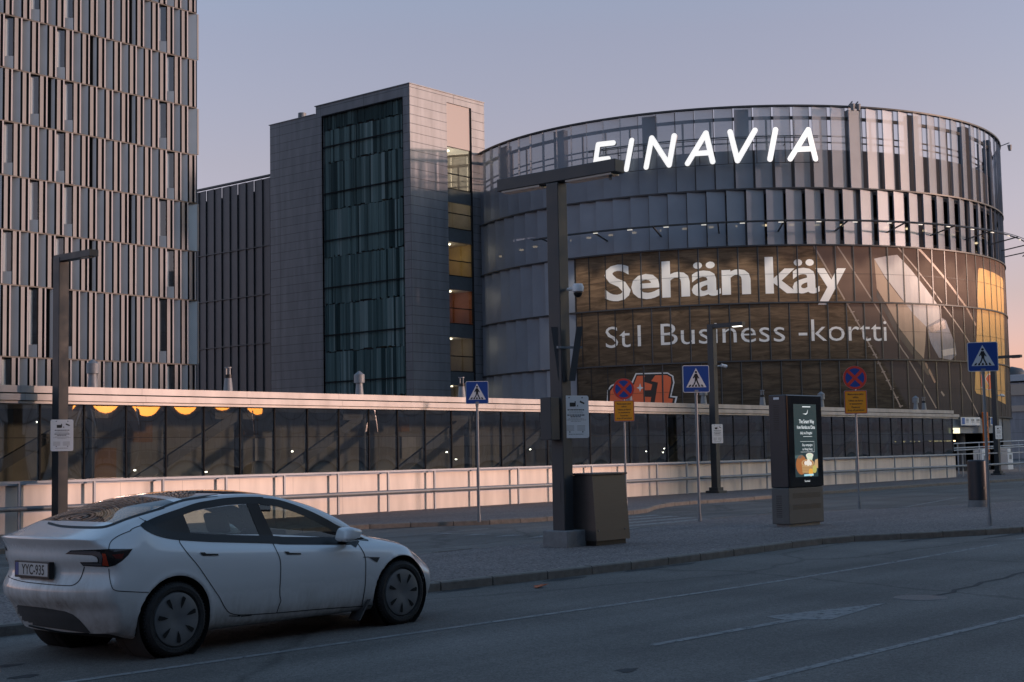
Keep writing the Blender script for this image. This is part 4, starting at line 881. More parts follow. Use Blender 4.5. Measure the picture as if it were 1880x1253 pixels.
# ---- digital advertising display
kx, ky = 27.06, 15.12
T = thing('display_stand', 'tall dark digital advertising display showing steamed dumplings', 'display stand', (kx, ky, IZ), R_(-4))
Kx = lambda q: ROOT['display_stand'] @ Vector(q)
M_case = mat('display casing', (.020, .026, .034), .35, noise=.1, nscale=3); M_gl = mat('display black glass', (.004, .004, .005), .06, spec=.6); M_low = mat('display plinth cover', (.085, .09, .09), .45, noise=.08, nscale=4)
W_, D_, H_ = 1.35, .46, 2.80
b = MB(); b.bbox(0, .02, .82, W_, D_, H_, .02); b.build('casing', M_case, T, local=True)
b = MB(); b.bbox(.0, .02, .05, W_, D_, .815, .015); b.build('plinth', M_low, T, local=True)
b = MB(); b.box(.08, .08, -.01, W_-.08, D_-.06, .05); b.build('foot', M_galv, T, local=True)
b = MB(); b.bbox(.015, -.012, .84, W_-.015, .02, H_-.015, .008); b.build('front_glass', M_gl, T, local=True)
b = MB()
for z_ in (.60, .36):
    for q in range(5): b.box(.14, .016, z_+.022*q, W_-.12, .0195, z_+.022*q+.007)
for z_ in np.arange(.2, .66, .04): b.box(-.002, .2, z_, -.0002, .34, z_+.012)
for z_ in np.arange(2.05, 2.6, .04): b.box(-.002, .2, z_, -.0002, .34, z_+.012)
b.build('vent', M_black, T, local=True)
b = MB(); b.box(-.003, .19, 2.70, -.0002, .33, 2.75); b.build('label_strip', M_plate, T, local=True)
def em(name, c, s_=1.): return mat(name, tuple(q*.3 for q in c), .3, emit=c, estr=s_)
sc = [em('screen night blue', (.010, .030, .038), .8), em('screen white', (.8, .85, .88), .7), em('screen steam', (.05, .10, .11), .8), em('screen bamboo', (.42, .24, .10), .7), em('screen bamboo light', (.55, .36, .18), .7),
      em('screen dumpling', (.75, .68, .60), .75), em('screen tea', (.62, .72, .55), .7), em('screen orange', (.75, .38, .06), .7), em('screen lime', (.50, .45, .12), .7), em('screen blue glow', (.35, .62, .72), .8), em('screen rust', (.36, .13, .04), .7)]
class KF:
    def __init__(s): s.b = MB()
    def poly(s, pts, d, mi): s.b.poly([(x, -.0125-d, z) for x, z in pts], mi)
    def text(s, t, x, z, size, mi=1, bold=0., align='CENTER', sx_=1.):
        vs, fs = text2d(t, size, bold, align); g_ = MB(); g_.add([(x+q[0]*sx_, -.0145, z+q[1]) for q in vs], fs, mi); g_.build('screen_text', sc, T, local=True)
k = KF(); sx0, sx1, sz0, sz1 = .23, 1.12, 1.04, 2.60; cxm = (sx0+sx1)/2
k.poly([(sx0, sz0), (sx1, sz0), (sx1, sz1), (sx0, sz1)], 0, 0); k.b.build('screen', sc, T, local=True)
k = KF()
k.text('The Smart Way', cxm+.05, 2.19, .115, bold=.001, sx_=.80); k.text('from Nordics to China', cxm+.02, 2.07, .105, bold=.001, sx_=.72); k.text('daily via Shanghai', cxm+.02, 1.955, .085, sx_=.8)
k.text('Day campaigns', cxm+.05, 1.70, .075, sx_=.9); k.text('to Hong Kong', cxm+.05, 1.61, .075, sx_=.9)
for a, c in (((cxm-.22, 1.57), (cxm+.32, 1.575)), ((cxm-.22, 1.795), (cxm+.32, 1.80))): k.poly([a, (c[0], a[1]), c, (a[0], c[1])], .001, 1)
k.poly([(cxm+.315, 1.57), (cxm+.32, 1.57), (cxm+.32, 1.80), (cxm+.315, 1.80)], .0015, 1)
k.poly([(cxm-.10, 1.90), (cxm+.25, 1.90), (cxm+.25, 1.907), (cxm-.10, 1.907)], .001, 1)
k.poly([(cxm-.1, 2.395), (cxm+.06, 2.40), (cxm+.12, 2.49), (cxm+.09, 2.40), (cxm+.04, 2.375)], .001, 1); k.poly([(cxm-.1, 2.535), (cxm+.22, 2.535), (cxm+.22, 2.555), (cxm-.1, 2.555)], .001, 1)
k.text('Terminal', cxm, .93, .06, sx_=1)
k.b.build('screen_frame', sc, T, local=True)
k = KF()
k.poly([(sx0, 1.50), (sx0+.28, 1.52), (sx0+.36, 1.47), (sx0+.2, 1.43), (sx0, 1.44)], .001, 2)
k.poly(disc(.21, 24, sx0+.24, 1.30), .001, 10); k.poly([(cxm-.17, 1.12), (cxm+.25, 1.10), (cxm+.28, 1.33), (cxm-.2, 1.34)], .002, 3)
k.poly([(cxm+.06, 1.36), (cxm+.2, 1.36), (cxm+.27, 1.5), (cxm-.02, 1.5)], .002, 6); k.poly([(cxm-.02+.145+.145*math.cos(a), 1.5+.05*math.sin(a)) for a in np.linspace(0, 6.28, 22, endpoint=False)], .003, 5); k.poly([(cxm+.125+.11*math.cos(a), 1.5+.035*math.sin(a)) for a in np.linspace(0, 6.28, 22, endpoint=False)], .004, 6)
k.poly([(cxm+.26, 1.22), (sx1, 1.22), (sx1, 1.42), (cxm+.34, 1.4)], .0015, 4)
k.poly([(cxm+.04+.24*math.cos(a), 1.34+.075*math.sin(a)) for a in np.linspace(0, 6.28, 26, endpoint=False)], .003, 4); k.poly([(cxm+.04+.2*math.cos(a), 1.34+.058*math.sin(a)) for a in np.linspace(0, 6.28, 26, endpoint=False)], .004, 10)
for a, c, r in ((-.06, 1.335, .062), (.05, 1.365, .068), (.12, 1.325, .06), (.03, 1.31, .05)): k.poly([(cxm+.02+a+r*math.cos(q), c+r*.75*math.sin(q)) for q in np.linspace(0, 6.28, 16, endpoint=False)], .005+.0004*a, 5)
for q in range(3): k.poly([(cxm-.18, 1.15+.055*q), (cxm+.26, 1.14+.055*q), (cxm+.26, 1.147+.055*q), (cxm-.18, 1.157+.055*q)], .003, 4)
k.poly(disc(.085, 20, cxm+.15, 1.13), .006, 7); k.poly(disc(.085, 20, cxm+.3, 1.20), .0055, 8); k.poly([(cxm-.12, 1.055), (cxm+.25, 1.06), (cxm+.25, 1.10), (cxm-.12, 1.095)], .007, 9)
k.b.build('screen_picture', sc, T, local=True)

# ---- traffic signs
M_blue = mat('sign blue', (.012, .055, .26), .4, noise=.06, nscale=4); M_sw = mat('sign white', (.62, .65, .67), .45); M_sk = mat('sign black', (.012, .012, .014), .5); M_sr = mat('sign red', (.48, .045, .03), .4); M_sy = mat('sign yellow', (.62, .27, .015), .42, noise=.05, nscale=5); M_sb = mat('sign back', (.35, .36, .37), .45, metal=.5)
def crossing_sign(base, z_lo, z_hi, ang, label, tilt=0.):
    x, y = base; t = thing('crossing_sign', label, 'road sign', (x, y, IZ), 0, 'pedestrian crossing signs')
    b = MB(); b.cyl((x, y, .1), (x, y, z_hi-.05), .032, n=14); b.cyl((x, y, .1), (x, y, .30), .045, n=14); b.build('pole', M_galv, t, smooth=True, sharp=40)
    s_ = z_hi-z_lo; f = Face((x+.055*math.cos(ang), y+.055*math.sin(ang), (z_lo+z_hi)/2), ang, tilt); k_ = s_/2
    b = MB(); f.poly(b, rrect(s_, s_, .04*s_/.62), 0, 1, .02); f.poly(b, rrect(s_*.97, s_*.97, .035), .001, 1); f.poly(b, rrect(s_*.955, s_*.955, .03), .002, 0); pl = b.build('sign_plate', [M_blue, M_sw, M_sb], t)
    b = MB()
    f.poly(b, [(0, .80*k_), (-.76*k_, -.62*k_), (.76*k_, -.62*k_)], .003, 0)
    f.poly(b, disc(.085*k_, 18, .0, .50*k_), .004, 1)
    for pts in ([(-.10, .38), (.10, .38), (.12, .05), (.08, -.02), (-.08, -.02), (-.12, .10)], [(-.10, .37), (-.04, .30), (-.15, .10), (-.21, .02), (-.25, .08)], [(.08, .37), (.17, .18), (.25, .03), (.20, .0), (.10, .15), (.03, .28)],
                [(-.09, .0), (.03, .0), (-.04, -.22), (-.13, -.44), (-.22, -.40), (-.12, -.2)], [(-.02, .0), (.09, .0), (.12, -.18), (.22, -.40), (.13, -.44), (.03, -.22)]):
        f.poly(b, [(p[0]*k_, p[1]*k_) for p in pts], .0045, 1)
    for q, xx in enumerate((-.52, -.27, -.02, .23, .48)):
        sk = (xx-0)*.16; f.poly(b, [((xx-.09)*k_, -.58*k_), ((xx+.07)*k_, -.58*k_), ((xx+.05-sk)*k_, -.42*k_), ((xx-.05-sk)*k_, -.42*k_)], .005, 1)
    b.build('pictogram', [M_sw, M_sk], pl)
    b = MB(); b.obox((x, y, z_lo+.04), (x+.06*math.cos(ang), y+.06*math.sin(ang), z_lo+.04), .09, .04); b.cyl((x, y, z_lo-.06), (x, y, z_lo+.06), .04, n=12); b.build('clamp', M_galv, t)
    return t
crossing_sign((26.9, 23.75), 3.03, 3.60, R_(180+45), 'pedestrian crossing sign on the far pavement, left of the lighting mast')
crossing_sign((28.64, 18.4), 3.13, 3.77, R_(180+48), 'pedestrian crossing sign between the metal cabinet and the display stand')
crossing_sign((29.01, 11.6), 3.29, 3.90, R_(180+30), 'pedestrian crossing sign nearest the viewer at the right, large blue plate')
def stopping_sign(base, ang, label):
    x, y = base; t = thing('no_stopping_sign', label, 'road sign', (x, y, IZ), 0, 'no stopping signs')
    b = MB(); b.cyl((x, y, .1), (x, y, 3.95), .03, n=14); b.cyl((x, y, .1), (x, y, .32), .042, n=14); b.build('pole', M_galv, t, smooth=True, sharp=40)
    f = Face((x+.05*math.cos(ang), y+.05*math.sin(ang), 3.68), ang); r = .325
    b = MB(); f.poly(b, disc(r, 40), 0, 2, .015); f.poly(b, disc(r*.99, 40), .001, 1); f.poly(b, disc(r*.80, 40), .002, 0)
    for a in (45, 135):
        c, s_ = math.cos(R_(a)), math.sin(R_(a)); w2 = .042; L2 = r*.82; f.poly(b, [(c*L2-s_*w2, s_*L2+c*w2), (c*L2+s_*w2, s_*L2-c*w2), (-c*L2+s_*w2, -s_*L2-c*w2), (-c*L2-s_*w2, -s_*L2+c*w2)], .003+.0005*(a > 90), 1)
    b.build('round_plate', [M_blue, M_sr, M_sb], t)
    g = Face((x+.05*math.cos(ang), y+.05*math.sin(ang), 3.01), ang)
    b = MB(); g.poly(b, rrect(.62, .64, .03), 0, 1, .012); g.poly(b, rrect(.60, .62, .03), .001, 2); g.poly(b, rrect(.565, .585, .02), .002, 0); pl = b.build('text_plate', [M_sy, M_sb, M_sr], t)
    b = MB()
    for i, tx in enumerate(('Matkustajien jättö', 'sallittu', 'Tillåtet att lämna', 'av passagerare', 'Passenger', 'drop off permitted')): g.text(b, tx, 0, .195-.083*i-(.012*(i//2)), .068, .003, bold=.0012, sx=.88)
    b.build('plate_words', M_ink, pl)
    b = MB(); b.box(x-.03, y-.03, 3.35, x+.03, y+.03, 3.42); b.build('clamp', M_galv, t); return t
stopping_sign((35.64, 25.5), R_(180+40), 'no stopping sign with yellow text plate in front of the orange printed logo')
stopping_sign((36.2, 18.1), R_(180+38), 'no stopping sign with yellow text plate right of the display stand')

# ---- waste bin
x, y = 37.93, 15.45
T = thing('waste_bin', 'dark round waste bin behind the near crossing sign', 'bin', (x, y, IZ))
b = MB(); b.lathe([(0, 1.36), (.24, 1.36), (.255, 1.34), (.255, .30), (.24, .28)], Matrix.Translation((x, y, 0)) @ Matrix.Rotation(R_(90), 4, 'X') @ Matrix.Scale(1, 4), n=30)
b.v = [(p[0], p[1], p[2]) for p in b.v]
M_ = Matrix.Translation((x, y, 0)) @ Matrix(((1, 0, 0, 0), (0, 0, 1, 0), (0, 1, 0, 0), (0, 0, 0, 1)))
b = MB(); b.lathe([(0, 1.37), (.23, 1.37), (.26, 1.34), (.26, .30), (.24, .28), (0, .28)], M_, n=30); b.build('drum', M_case, T, smooth=True, sharp=40)
b = MB(); b.lathe([(0, .29), (.285, .29), (.285, .12), (.29, .10)], M_, n=30); b.build('foot', M_conc, T, smooth=True, sharp=40)
b = MB(); b.obox((x-.17, y-.215, .62), (x+.05, y-.275, .62), .02, .05); b.build('hatch_slot', M_black, T)

# ---- signs and rails at the car park entry
T = thing('entry_sign', 'white parking board over the car park entry, left of the orange sign', 'sign', (78, 38, 3))
def curved_board(b, tha, thb, za_, zb_, r, mi): 
    n = 6
    for i in range(n): s_, t_ = tha+(thb-tha)*i/n, tha+(thb-tha)*(i+1)/n; b.quad(cyl_pt(s_, za_, r), cyl_pt(t_, za_, r), cyl_pt(t_, zb_, r), cyl_pt(s_, zb_, r), mi)
zE = lambda x, y: on_drum(1600+.1489*x, 720+.1489*y, DR+.2)
def board(T, xa, xb, ya, yb, square, bars):
    b = MB(); (t0, zt_), (t1, _) = zE(xa, ya), zE(xb, ya); zb_ = zE((xa+xb)/2, yb)[1]; zt_ = zE((xa+xb)/2, ya)[1]
    curved_board(b, t0, t1, zb_, zt_, DR+.2, 0); b.build('board', [M_plate], T); h = zt_-zb_
    b = MB(); (s0, _), (s1, _) = zE(square[0], ya), zE(square[1], ya); curved_board(b, s0, s1, zb_+h*.15, zt_-h*.08, DR+.215, 0); b.build('blue_panel', mat('parking blue', (.03, .14, .42), .4), T)
    b = MB()
    for a, c in bars:
        (s0, _), (s1, _) = zE(a, ya), zE(c, ya); curved_board(b, s0, s1, zb_+h*.52, zt_-h*.22, DR+.215, 0); curved_board(b, s0-.05, s1+.05, zb_+h*.38, zb_+h*.43, DR+.215, 0)
    b.build('printed_text', M_faint, T)
board(T, 1100, 1340, 312, 412, (1112, 1148), ((1168, 1175), (1182, 1192), (1228, 1240), (1246, 1262), (1292, 1304), (1310, 1328)))
T2 = thing('entry_sign', 'small white parking board over the entry, right of the orange sign', 'sign', (82, 38, 3)); board(T2, 1465, 1552, 312, 412, (1472, 1500), ((1508, 1518), (1524, 1534)))
T = thing('orange_sign', 'narrow orange column sign with round openings at the car park entry', 'sign', (80, 37, .1))
M_or = mat('orange sign paint', (.55, .14, .02), .45); tho = zE(1388, 400)[0]; px0 = cyl_pt(tho, 0, DR+.35); dvec = np.array([-px0[1], px0[0], 0.])
f = Face((px0[0], px0[1], 0), math.atan2(px0[1]-DY, px0[0]-DX))
b = MB(); f.poly(b, rrect(.62, 3.1, .05, 0, 2.35), 0, 0, .12); b.build('column', M_or, T)
b = MB()
for zz in (3.5, 2.75, 2.0, 1.25):
    f.poly(b, disc(.26, 24, 0, zz), .004, 0); f.poly(b, disc(.16, 24, 0, zz), .008, 1)
b.build('round_symbols', [mat('orange sign dark', (.16, .035, .01), .5), M_or], T)
T = thing('led_sign', 'small lit pale yellow display hanging at the car park entry', 'sign', (77, 38, 2))
(ta, zta), (tb, _) = zE(995, 445), zE(1130, 445); zbb = zE(1060, 510)[1]; b = MB(); curved_board(b, ta, tb, zbb, zta, DR-.05, 0); b.build('panel', mat('lit sign face', (.9, .85, .6), emit=(1, .9, .55), estr=1.0), T)
b = MB(); (ta, _), (tb, _) = zE(1020, 460), zE(1048, 460); curved_board(b, ta, tb, zbb+.12, zta-.12, DR-.03, 0); (ta, _), (tb, _) = zE(1058, 460), zE(1120, 460); curved_board(b, ta, tb, zbb+.22, zta-.12, DR-.03, 0); b.build('printed_text', M_ink, T)
T = thing('ramp_railing', 'white tubular ramp railing in front of the car park entry', 'railing', (73, 32.5, .12))
def rail_pts(x, y, Y): return tuple(on_y(1600+.1489*x, 720+.1489*y, Y))
b = MB(); RYy = 33.2; xa = rail_pts(1010, 700, RYy)[0]; xb = 110
for zz in (1.88, 1.62, 1.50): b.cyl((xa, RYy, zz), (xb, RYy, zz+.35), .035, n=8)
b.cyl((xa, RYy, 1.88), (xa, RYy, 1.50), .035, n=8); b.build('rails', M_rail, T, smooth=True, sharp=40)
xx = xa+.6; 
while xx < xb:
    b = MB(); b.cyl((xx, RYy, .1), (xx, RYy, 1.9+(xx-xa)*.0105), .04, n=8); b.build('post', M_rail, T, smooth=True, sharp=40); xx += 3.1
T = thing('ticket_machine', 'pale blocky ticket machine behind the white ramp railing, left one', 'machine', (84, 36.5, .12)); 
def machine(T, px_, Y):
    a = on_y(1600+.1489*px_, 860, Y)[0]; b = MB(); b.bbox(a-.45, Y-.3, .1, a+.45, Y+.3, 1.25, .03); b.bbox(a-.45, Y-.3, 1.26, a+.1, Y+.3, 1.5, .03); b.build('body', M_plate, T); b = MB(); b.box(a-.2, Y-.31, .8, a+.2, Y-.302, 1.1); b.build('panel', M_faint, T)
machine(T, 1350, 36.5)
T = thing('ticket_machine', 'pale blocky ticket machine behind the rightmost street lamp', 'machine', (90, 36.5, .12)); machine(T, 1665, 36.5)

# ---- distant buildings at the right edge
T = thing('distant_warehouse', 'distant grey and beige banded building at the right edge', 'building', (200, 60, 0))
M_w1 = panelled('warehouse grey', (.26, .26, .28), 6, 1.6, line=.04, dark=.7); M_w2 = mat('warehouse beige band', (.42, .34, .28), .6, noise=.08, nscale=.3)
gx = 175.0
def zr(y_): return on_x(1868, y_, gx)[2]
ya_, yb_ = on_x(1930, 760, gx)[1]-60, on_x(1790, 760, gx)[1]
b = MB(); b.box(gx, ya_, -.02, gx+40, yb_, zr(703)); b.build('wall', M_w1, T)
b = MB(); b.box(gx-.15, ya_, zr(726), gx, yb_, zr(706)); b.box(gx-.15, ya_, zr(756), gx, yb_, zr(745)); b.build('band', M_w2, T)
b = MB(); b.box(gx-.3, ya_, zr(700), gx+40, yb_, zr(690)); b.box(gx-.2, ya_, zr(690)+.0, gx+1, yb_, zr(688)); b.build('parapet', M_rail, T)
c = on_x(1858, 682, gx+3); b = MB(); b.lathe([(0, .9), (1.2, .6), (1.7, 0), (1.7, -.8)], Matrix.Translation(tuple(c-np.array([0, 0, .3]))) @ Matrix(((1, 0, 0, 0), (0, 0, 1, 0), (0, 1, 0, 0), (0, 0, 0, 1))), n=20); b.cyl(tuple(c-np.array([0, 0, 2.4])), tuple(c), .8, n=10); b.build('roof_dome', M_dgrey, T, smooth=True, sharp=40)

# ---- small things on the road
T = MB(); T.lathe([(0, .006), (.30, .006), (.31, 0)], Matrix.Translation((16.02, 7.28, 0)) @ Matrix(((1, 0, 0, 0), (0, 0, 1, 0), (0, 1, 0, 0), (0, 0, 0, 1))), n=32)
M_iron = mat('cast iron', (.10, .095, .095), .5, metal=.6, noise=.3, nscale=20, bump=.6, bscale=45); o = T.build('manhole_cover', M_iron, smooth=False); tag(o, 'round cast iron manhole cover in the road beyond the painted arrow', 'manhole cover')
b = MB(); rr = random.Random(2)
for i in range(5):
    a = i*1.2; b.poly([(14.8+.02*i, 12.06+.02*math.cos(a), .01), (14.9+.05*math.cos(a), 12.0+.05*math.sin(a), .035+.02*rr.random()), (14.86, 12.1+.02*i, .02), (14.72, 12.08-.02*i, .012)])
tag(b.build('crumpled_leaf', mat('orange leaf', (.42, .10, .03), .7)), 'small orange crumpled leaf on the road by the kerb', 'leaf')

# ================================================================== WHITE CAR
CARP = (8.059, 10.773); CARA = -.0096
cdv = np.array([math.cos(CARA), math.sin(CARA), 0]); clv = np.array([-math.sin(CARA), math.cos(CARA), 0])
corg = np.array([CARP[0], CARP[1], 0])+clv*.92
CT = thing('white_car', 'dusty white saloon car with a black glass roof at the kerb', 'car', tuple(corg), CARA)
CM = ROOT['white_car']; CMi = CM.inverted()
def hermite(tab):
    xs = np.array([p[0] for p in tab], float); ys = np.array([p[1] for p in tab], float); d = np.diff(ys)/np.diff(xs); m = np.zeros(len(xs))
    m[0], m[-1] = d[0], d[-1]
    for i in range(1, len(xs)-1): m[i] = 0 if d[i-1]*d[i] <= 0 else 2*d[i-1]*d[i]/(d[i-1]+d[i])
    def f(x):
        x = min(max(x, xs[0]), xs[-1]); i = min(max(int(np.searchsorted(xs, x))-1, 0), len(xs)-2); h = xs[i+1]-xs[i]; t = (x-xs[i])/h
        return (2*t**3-3*t*t+1)*ys[i]+(t**3-2*t*t+t)*h*m[i]+(-2*t**3+3*t*t)*ys[i+1]+(t**3-t*t)*h*m[i+1]
    return f
H = hermite
zb_f = H([(-.95, .245), (-.75, .215), (-.45, .185), (0, .17), (3.0, .165), (3.65, .19)])
z4 = H([(-.95, .40), (-.7, .38), (0, .35), (2.9, .32), (3.65, .33)])
z5 = H([(-.95, .54), (0, .50), (2.9, .48), (3.4, .42), (3.65, .38)])
z6 = H([(-.95, .66), (0, .67), (2.0, .64), (2.9, .61), (3.4, .52), (3.65, .44)])
z7 = H([(-.95, .82), (0, .86), (.55, .835), (1.2, .80), (1.74, .765), (2.32, .73), (2.9, .70), (3.3, .62), (3.5, .56), (3.65, .49)])
z8 = H([(-.95, .985), (-.5, .99), (0, .975), (.45, .94), (1.2, .90), (1.74, .868), (2.3, .835), (2.9, .79), (3.3, .69), (3.5, .60), (3.65, .53)])
z9 = H([(-.95, 1.055), (-.7, 1.095), (-.45, 1.15), (-.29, 1.19), (-.14, 1.113), (.11, 1.056), (.55, 1.012), (1.2, .968), (1.39, .955), (2.01, .922), (2.34, .90), (2.47, .893), (2.7, .875), (3.0, .82), (3.3, .74), (3.5, .65), (3.65, .555)])
z10 = H([(-.95, 1.075), (-.7, 1.115), (-.45, 1.165), (-.29, 1.196), (-.14, 1.235), (.21, 1.305), (.55, 1.36), (.96, 1.388), (1.18, 1.385), (1.35, 1.362), (1.6, 1.295), (1.81, 1.215), (2.21, 1.05), (2.40, .945), (2.50, .897), (2.7, .885), (3.0, .835), (3.3, .76), (3.5, .675), (3.65, .57)])
z11 = H([(-.95, 1.09), (-.7, 1.155), (-.52, 1.213), (-.29, 1.265), (.06, 1.35), (.35, 1.405), (.69, 1.432), (1.0, 1.43), (1.35, 1.395), (1.6, 1.345), (1.86, 1.275), (2.2, 1.13), (2.54, .935), (2.75, .90), (3.02, .862), (3.29, .785), (3.5, .70), (3.65, .585)])
zc_f = H([(-.95, 1.115), (-.75, 1.155), (-.55, 1.21), (-.3, 1.305), (0, 1.40), (.4, 1.455), (.83, 1.472), (1.2, 1.462), (1.5, 1.425), (1.83, 1.345), (2.2, 1.20), (2.55, 1.03), (2.75, .945), (3.0, .91), (3.3, .83), (3.5, .74), (3.65, .62)])
y9 = H([(-.95, .80), (-.5, .80), (0, .80), (2.3, .80), (2.6, .80), (3.0, .83), (3.65, .78)])
y10 = H([(-.95, .785), (-.45, .765), (-.29, .755), (.1, .715), (.5, .675), (1.0, .65), (1.35, .66), (1.8, .70), (2.21, .76), (2.5, .795), (2.8, .77), (3.65, .72)])
y11 = H([(-.95, .74), (-.52, .66), (-.2, .64), (.1, .615), (.6, .585), (1.0, .575), (1.4, .59), (1.86, .64), (2.2, .69), (2.54, .73), (2.9, .62), (3.65, .6)])
wf = H([(-.95, .965), (-.6, .985), (0, 1), (2.9, 1), (3.2, .985), (3.65, .92)])
def xr(z): return float(np.interp(z, [.25, .34, .40, .47, .50, .62, .655, .70, .80, .87, .905, .95, 1.0, 1.09, 1.13], [-.74, -.80, -.845, -.87, -.93, -.965, -.968, -.925, -.885, -.875, -.945, -.935, -.93, -.985, -.975]))
def xf(z): return float(np.interp(z, [.16, .25, .4, .5, .62, .75], [3.60, 3.68, 3.72, 3.71, 3.66, 3.55]))
def bow(X, y):
    k = (abs(y)/.92)**2.6
    if X < -.2: t = min((-.2-X)/.75, 1); return .34*k*t*t*(3-2*t)
    if X > 2.9: t = min((X-2.9)/.75, 1); return -.42*k*t*t*(3-2*t)
    return 0
def section(X):
    wv = wf(X); zb_ = zb_f(X); c = zc_f(X)
    base = [(0, zb_), (.45, zb_), (.74*wv, zb_), (.84*wv, zb_+.035), (.885*wv, z4(X)), (.905*wv, z5(X)), (.92*wv, z6(X)), (.915*wv, z7(X)), (.882*wv, z8(X)), (y9(X)*wv, z9(X)), (y10(X)*wv, z10(X)), (y11(X)*wv, z11(X)), (y11(X)*wv*.55, z11(X)+(c-z11(X))*.70), (0, c)]
    out = []
    for i in range(len(base)-1):
        a = base[max(i-1, 0)]; b_ = base[i]; cc = base[i+1]; d = base[min(i+2, len(base)-1)]; out.append(b_)
        if i in (4, 5, 6, 7, 8, 11, 12, 10):
            cr = [.5*(b_[q]+cc[q])+(-a[q]+b_[q]+cc[q]-d[q])/16 for q in (0, 1)]; out.append(tuple(cr))
    out.append(base[-1]); return out
IDX = {}; kk = 0
for i in range(14):
    IDX[i] = kk; kk += 1
    if i in (4, 5, 6, 7, 8, 11, 12, 10): kk += 1
NR = kk
XS = [-.95, -.86, -.74, -.60, -.50, -.40, -.29] + list(np.arange(-.2, 3.25, .1)) + [3.33, 3.42, 3.5, 3.58, 3.65]
SECR = section(-.95); SECF = section(3.65)
def ring(X, end=None, t=1.0):
    P = []
    for k_, (y, z) in enumerate(section(X)):
        yy = y*t
        xx = X if end is None else (xr(z) if end == 'r' else xf(z))
        if end is None and X < -.4: xe = xr(SECR[k_][1]); xx = xe+(X+.95)/.55*(-.4-xe)
        if end is None and X > 3.25: xe = xf(SECF[k_][1]); xx = 3.25+(X-3.25)/.4*(xe-3.25)
        P.append((xx+bow(-.95 if end == 'r' else 3.65 if end == 'f' else X, yy), yy, z))
    return P
rings = [ring(-.95, 'r', t) for t in (0.0, .2, .4, .6, .78, .91)] + [ring(-.95, 'r', 1.)] + [ring(X) for X in XS[1:-1]] + [ring(3.65, 'f', 1.)] + [ring(3.65, 'f', t) for t in (.9, .75, .5, .25, 0.)]
NA = len(rings); o_end = 6
bm = bmesh.new(); LM = bm.faces.layers.int.new('reg')
for sgn in (-1, 1):
    V = [[bm.verts.new((p[0], sgn*p[1], p[2])) for p in rg] for rg in rings]
    for i in range(NA-1):
        Xa = XS[i-o_end] if 0 <= i-o_end < len(XS)-1 else None
        for j in range(NR-1):
            q = (V[i][j], V[i+1][j], V[i+1][j+1], V[i][j+1])
            fc = bm.faces.new(q if sgn < 0 else q[::-1]); reg = 0
            if Xa is not None:
                Xm = (XS[i-o_end]+XS[i-o_end+1])/2
                if IDX[9] <= j < IDX[10] and -.29 < Xm < 2.46: reg = 1
                if j >= IDX[11]:
                    if -.55 < Xm < 0.25: reg = 2
                    elif .25 < Xm < 1.55: reg = 3
                    elif 1.55 < Xm < 2.75: reg = 4
                    if Xm < -.5 and j < IDX[11]+0: reg = 0
            if j < IDX[2]: reg = 5
            fc[LM] = reg
bmesh.ops.remove_doubles(bm, verts=bm.verts[:], dist=.0008)
bmesh.ops.recalc_face_normals(bm, faces=bm.faces[:])
cr = bm.edges.layers.float.new('crease_edge')
me = bpy.data.meshes.new('body_cage'); bm.to_mesh(me); bm.free()
ob = bpy.data.objects.new('body_cage', me); COL.objects.link(ob); md = ob.modifiers.new('s', 'SUBSURF'); md.levels = 2; md.render_levels = 2
dg = bpy.context.evaluated_depsgraph_get(); dg.update(); sub = bpy.data.meshes.new_from_object(ob.evaluated_get(dg)); bpy.data.objects.remove(ob)
bm = bmesh.new(); bm.from_mesh(sub); LM = bm.faces.layers.int['reg']
WHEELS = [(0.0, .335), (2.875, .335)]; AR = (.392, .386)
for (wx, wz), ar in zip(WHEELS, AR):
    ins = {q for q in bm.verts if abs(q.co.y) > .52 and math.hypot(q.co.x-wx, q.co.z-wz) < ar}
    bmesh.ops.delete(bm, geom=[f_ for f_ in bm.faces if all(q in ins for q in f_.verts)], context='FACES')
    for q in bm.verts:
        if abs(q.co.y) > .52:
            d = math.hypot(q.co.x-wx, q.co.z-wz)
            if d < ar and q.link_faces: q.co.x = wx+(q.co.x-wx)*ar/d; q.co.z = wz+(q.co.z-wz)*ar/d
            elif d < ar+.05 and abs(q.co.y) > .8: q.co.y *= 1.0+.010*(1-(d-ar)/.05)   # flared lip
bmesh.ops.delete(bm, geom=[q for q in bm.verts if not q.link_faces], context='VERTS')
bm.normal_update()
BV = BVHTree.FromBMesh(bm)
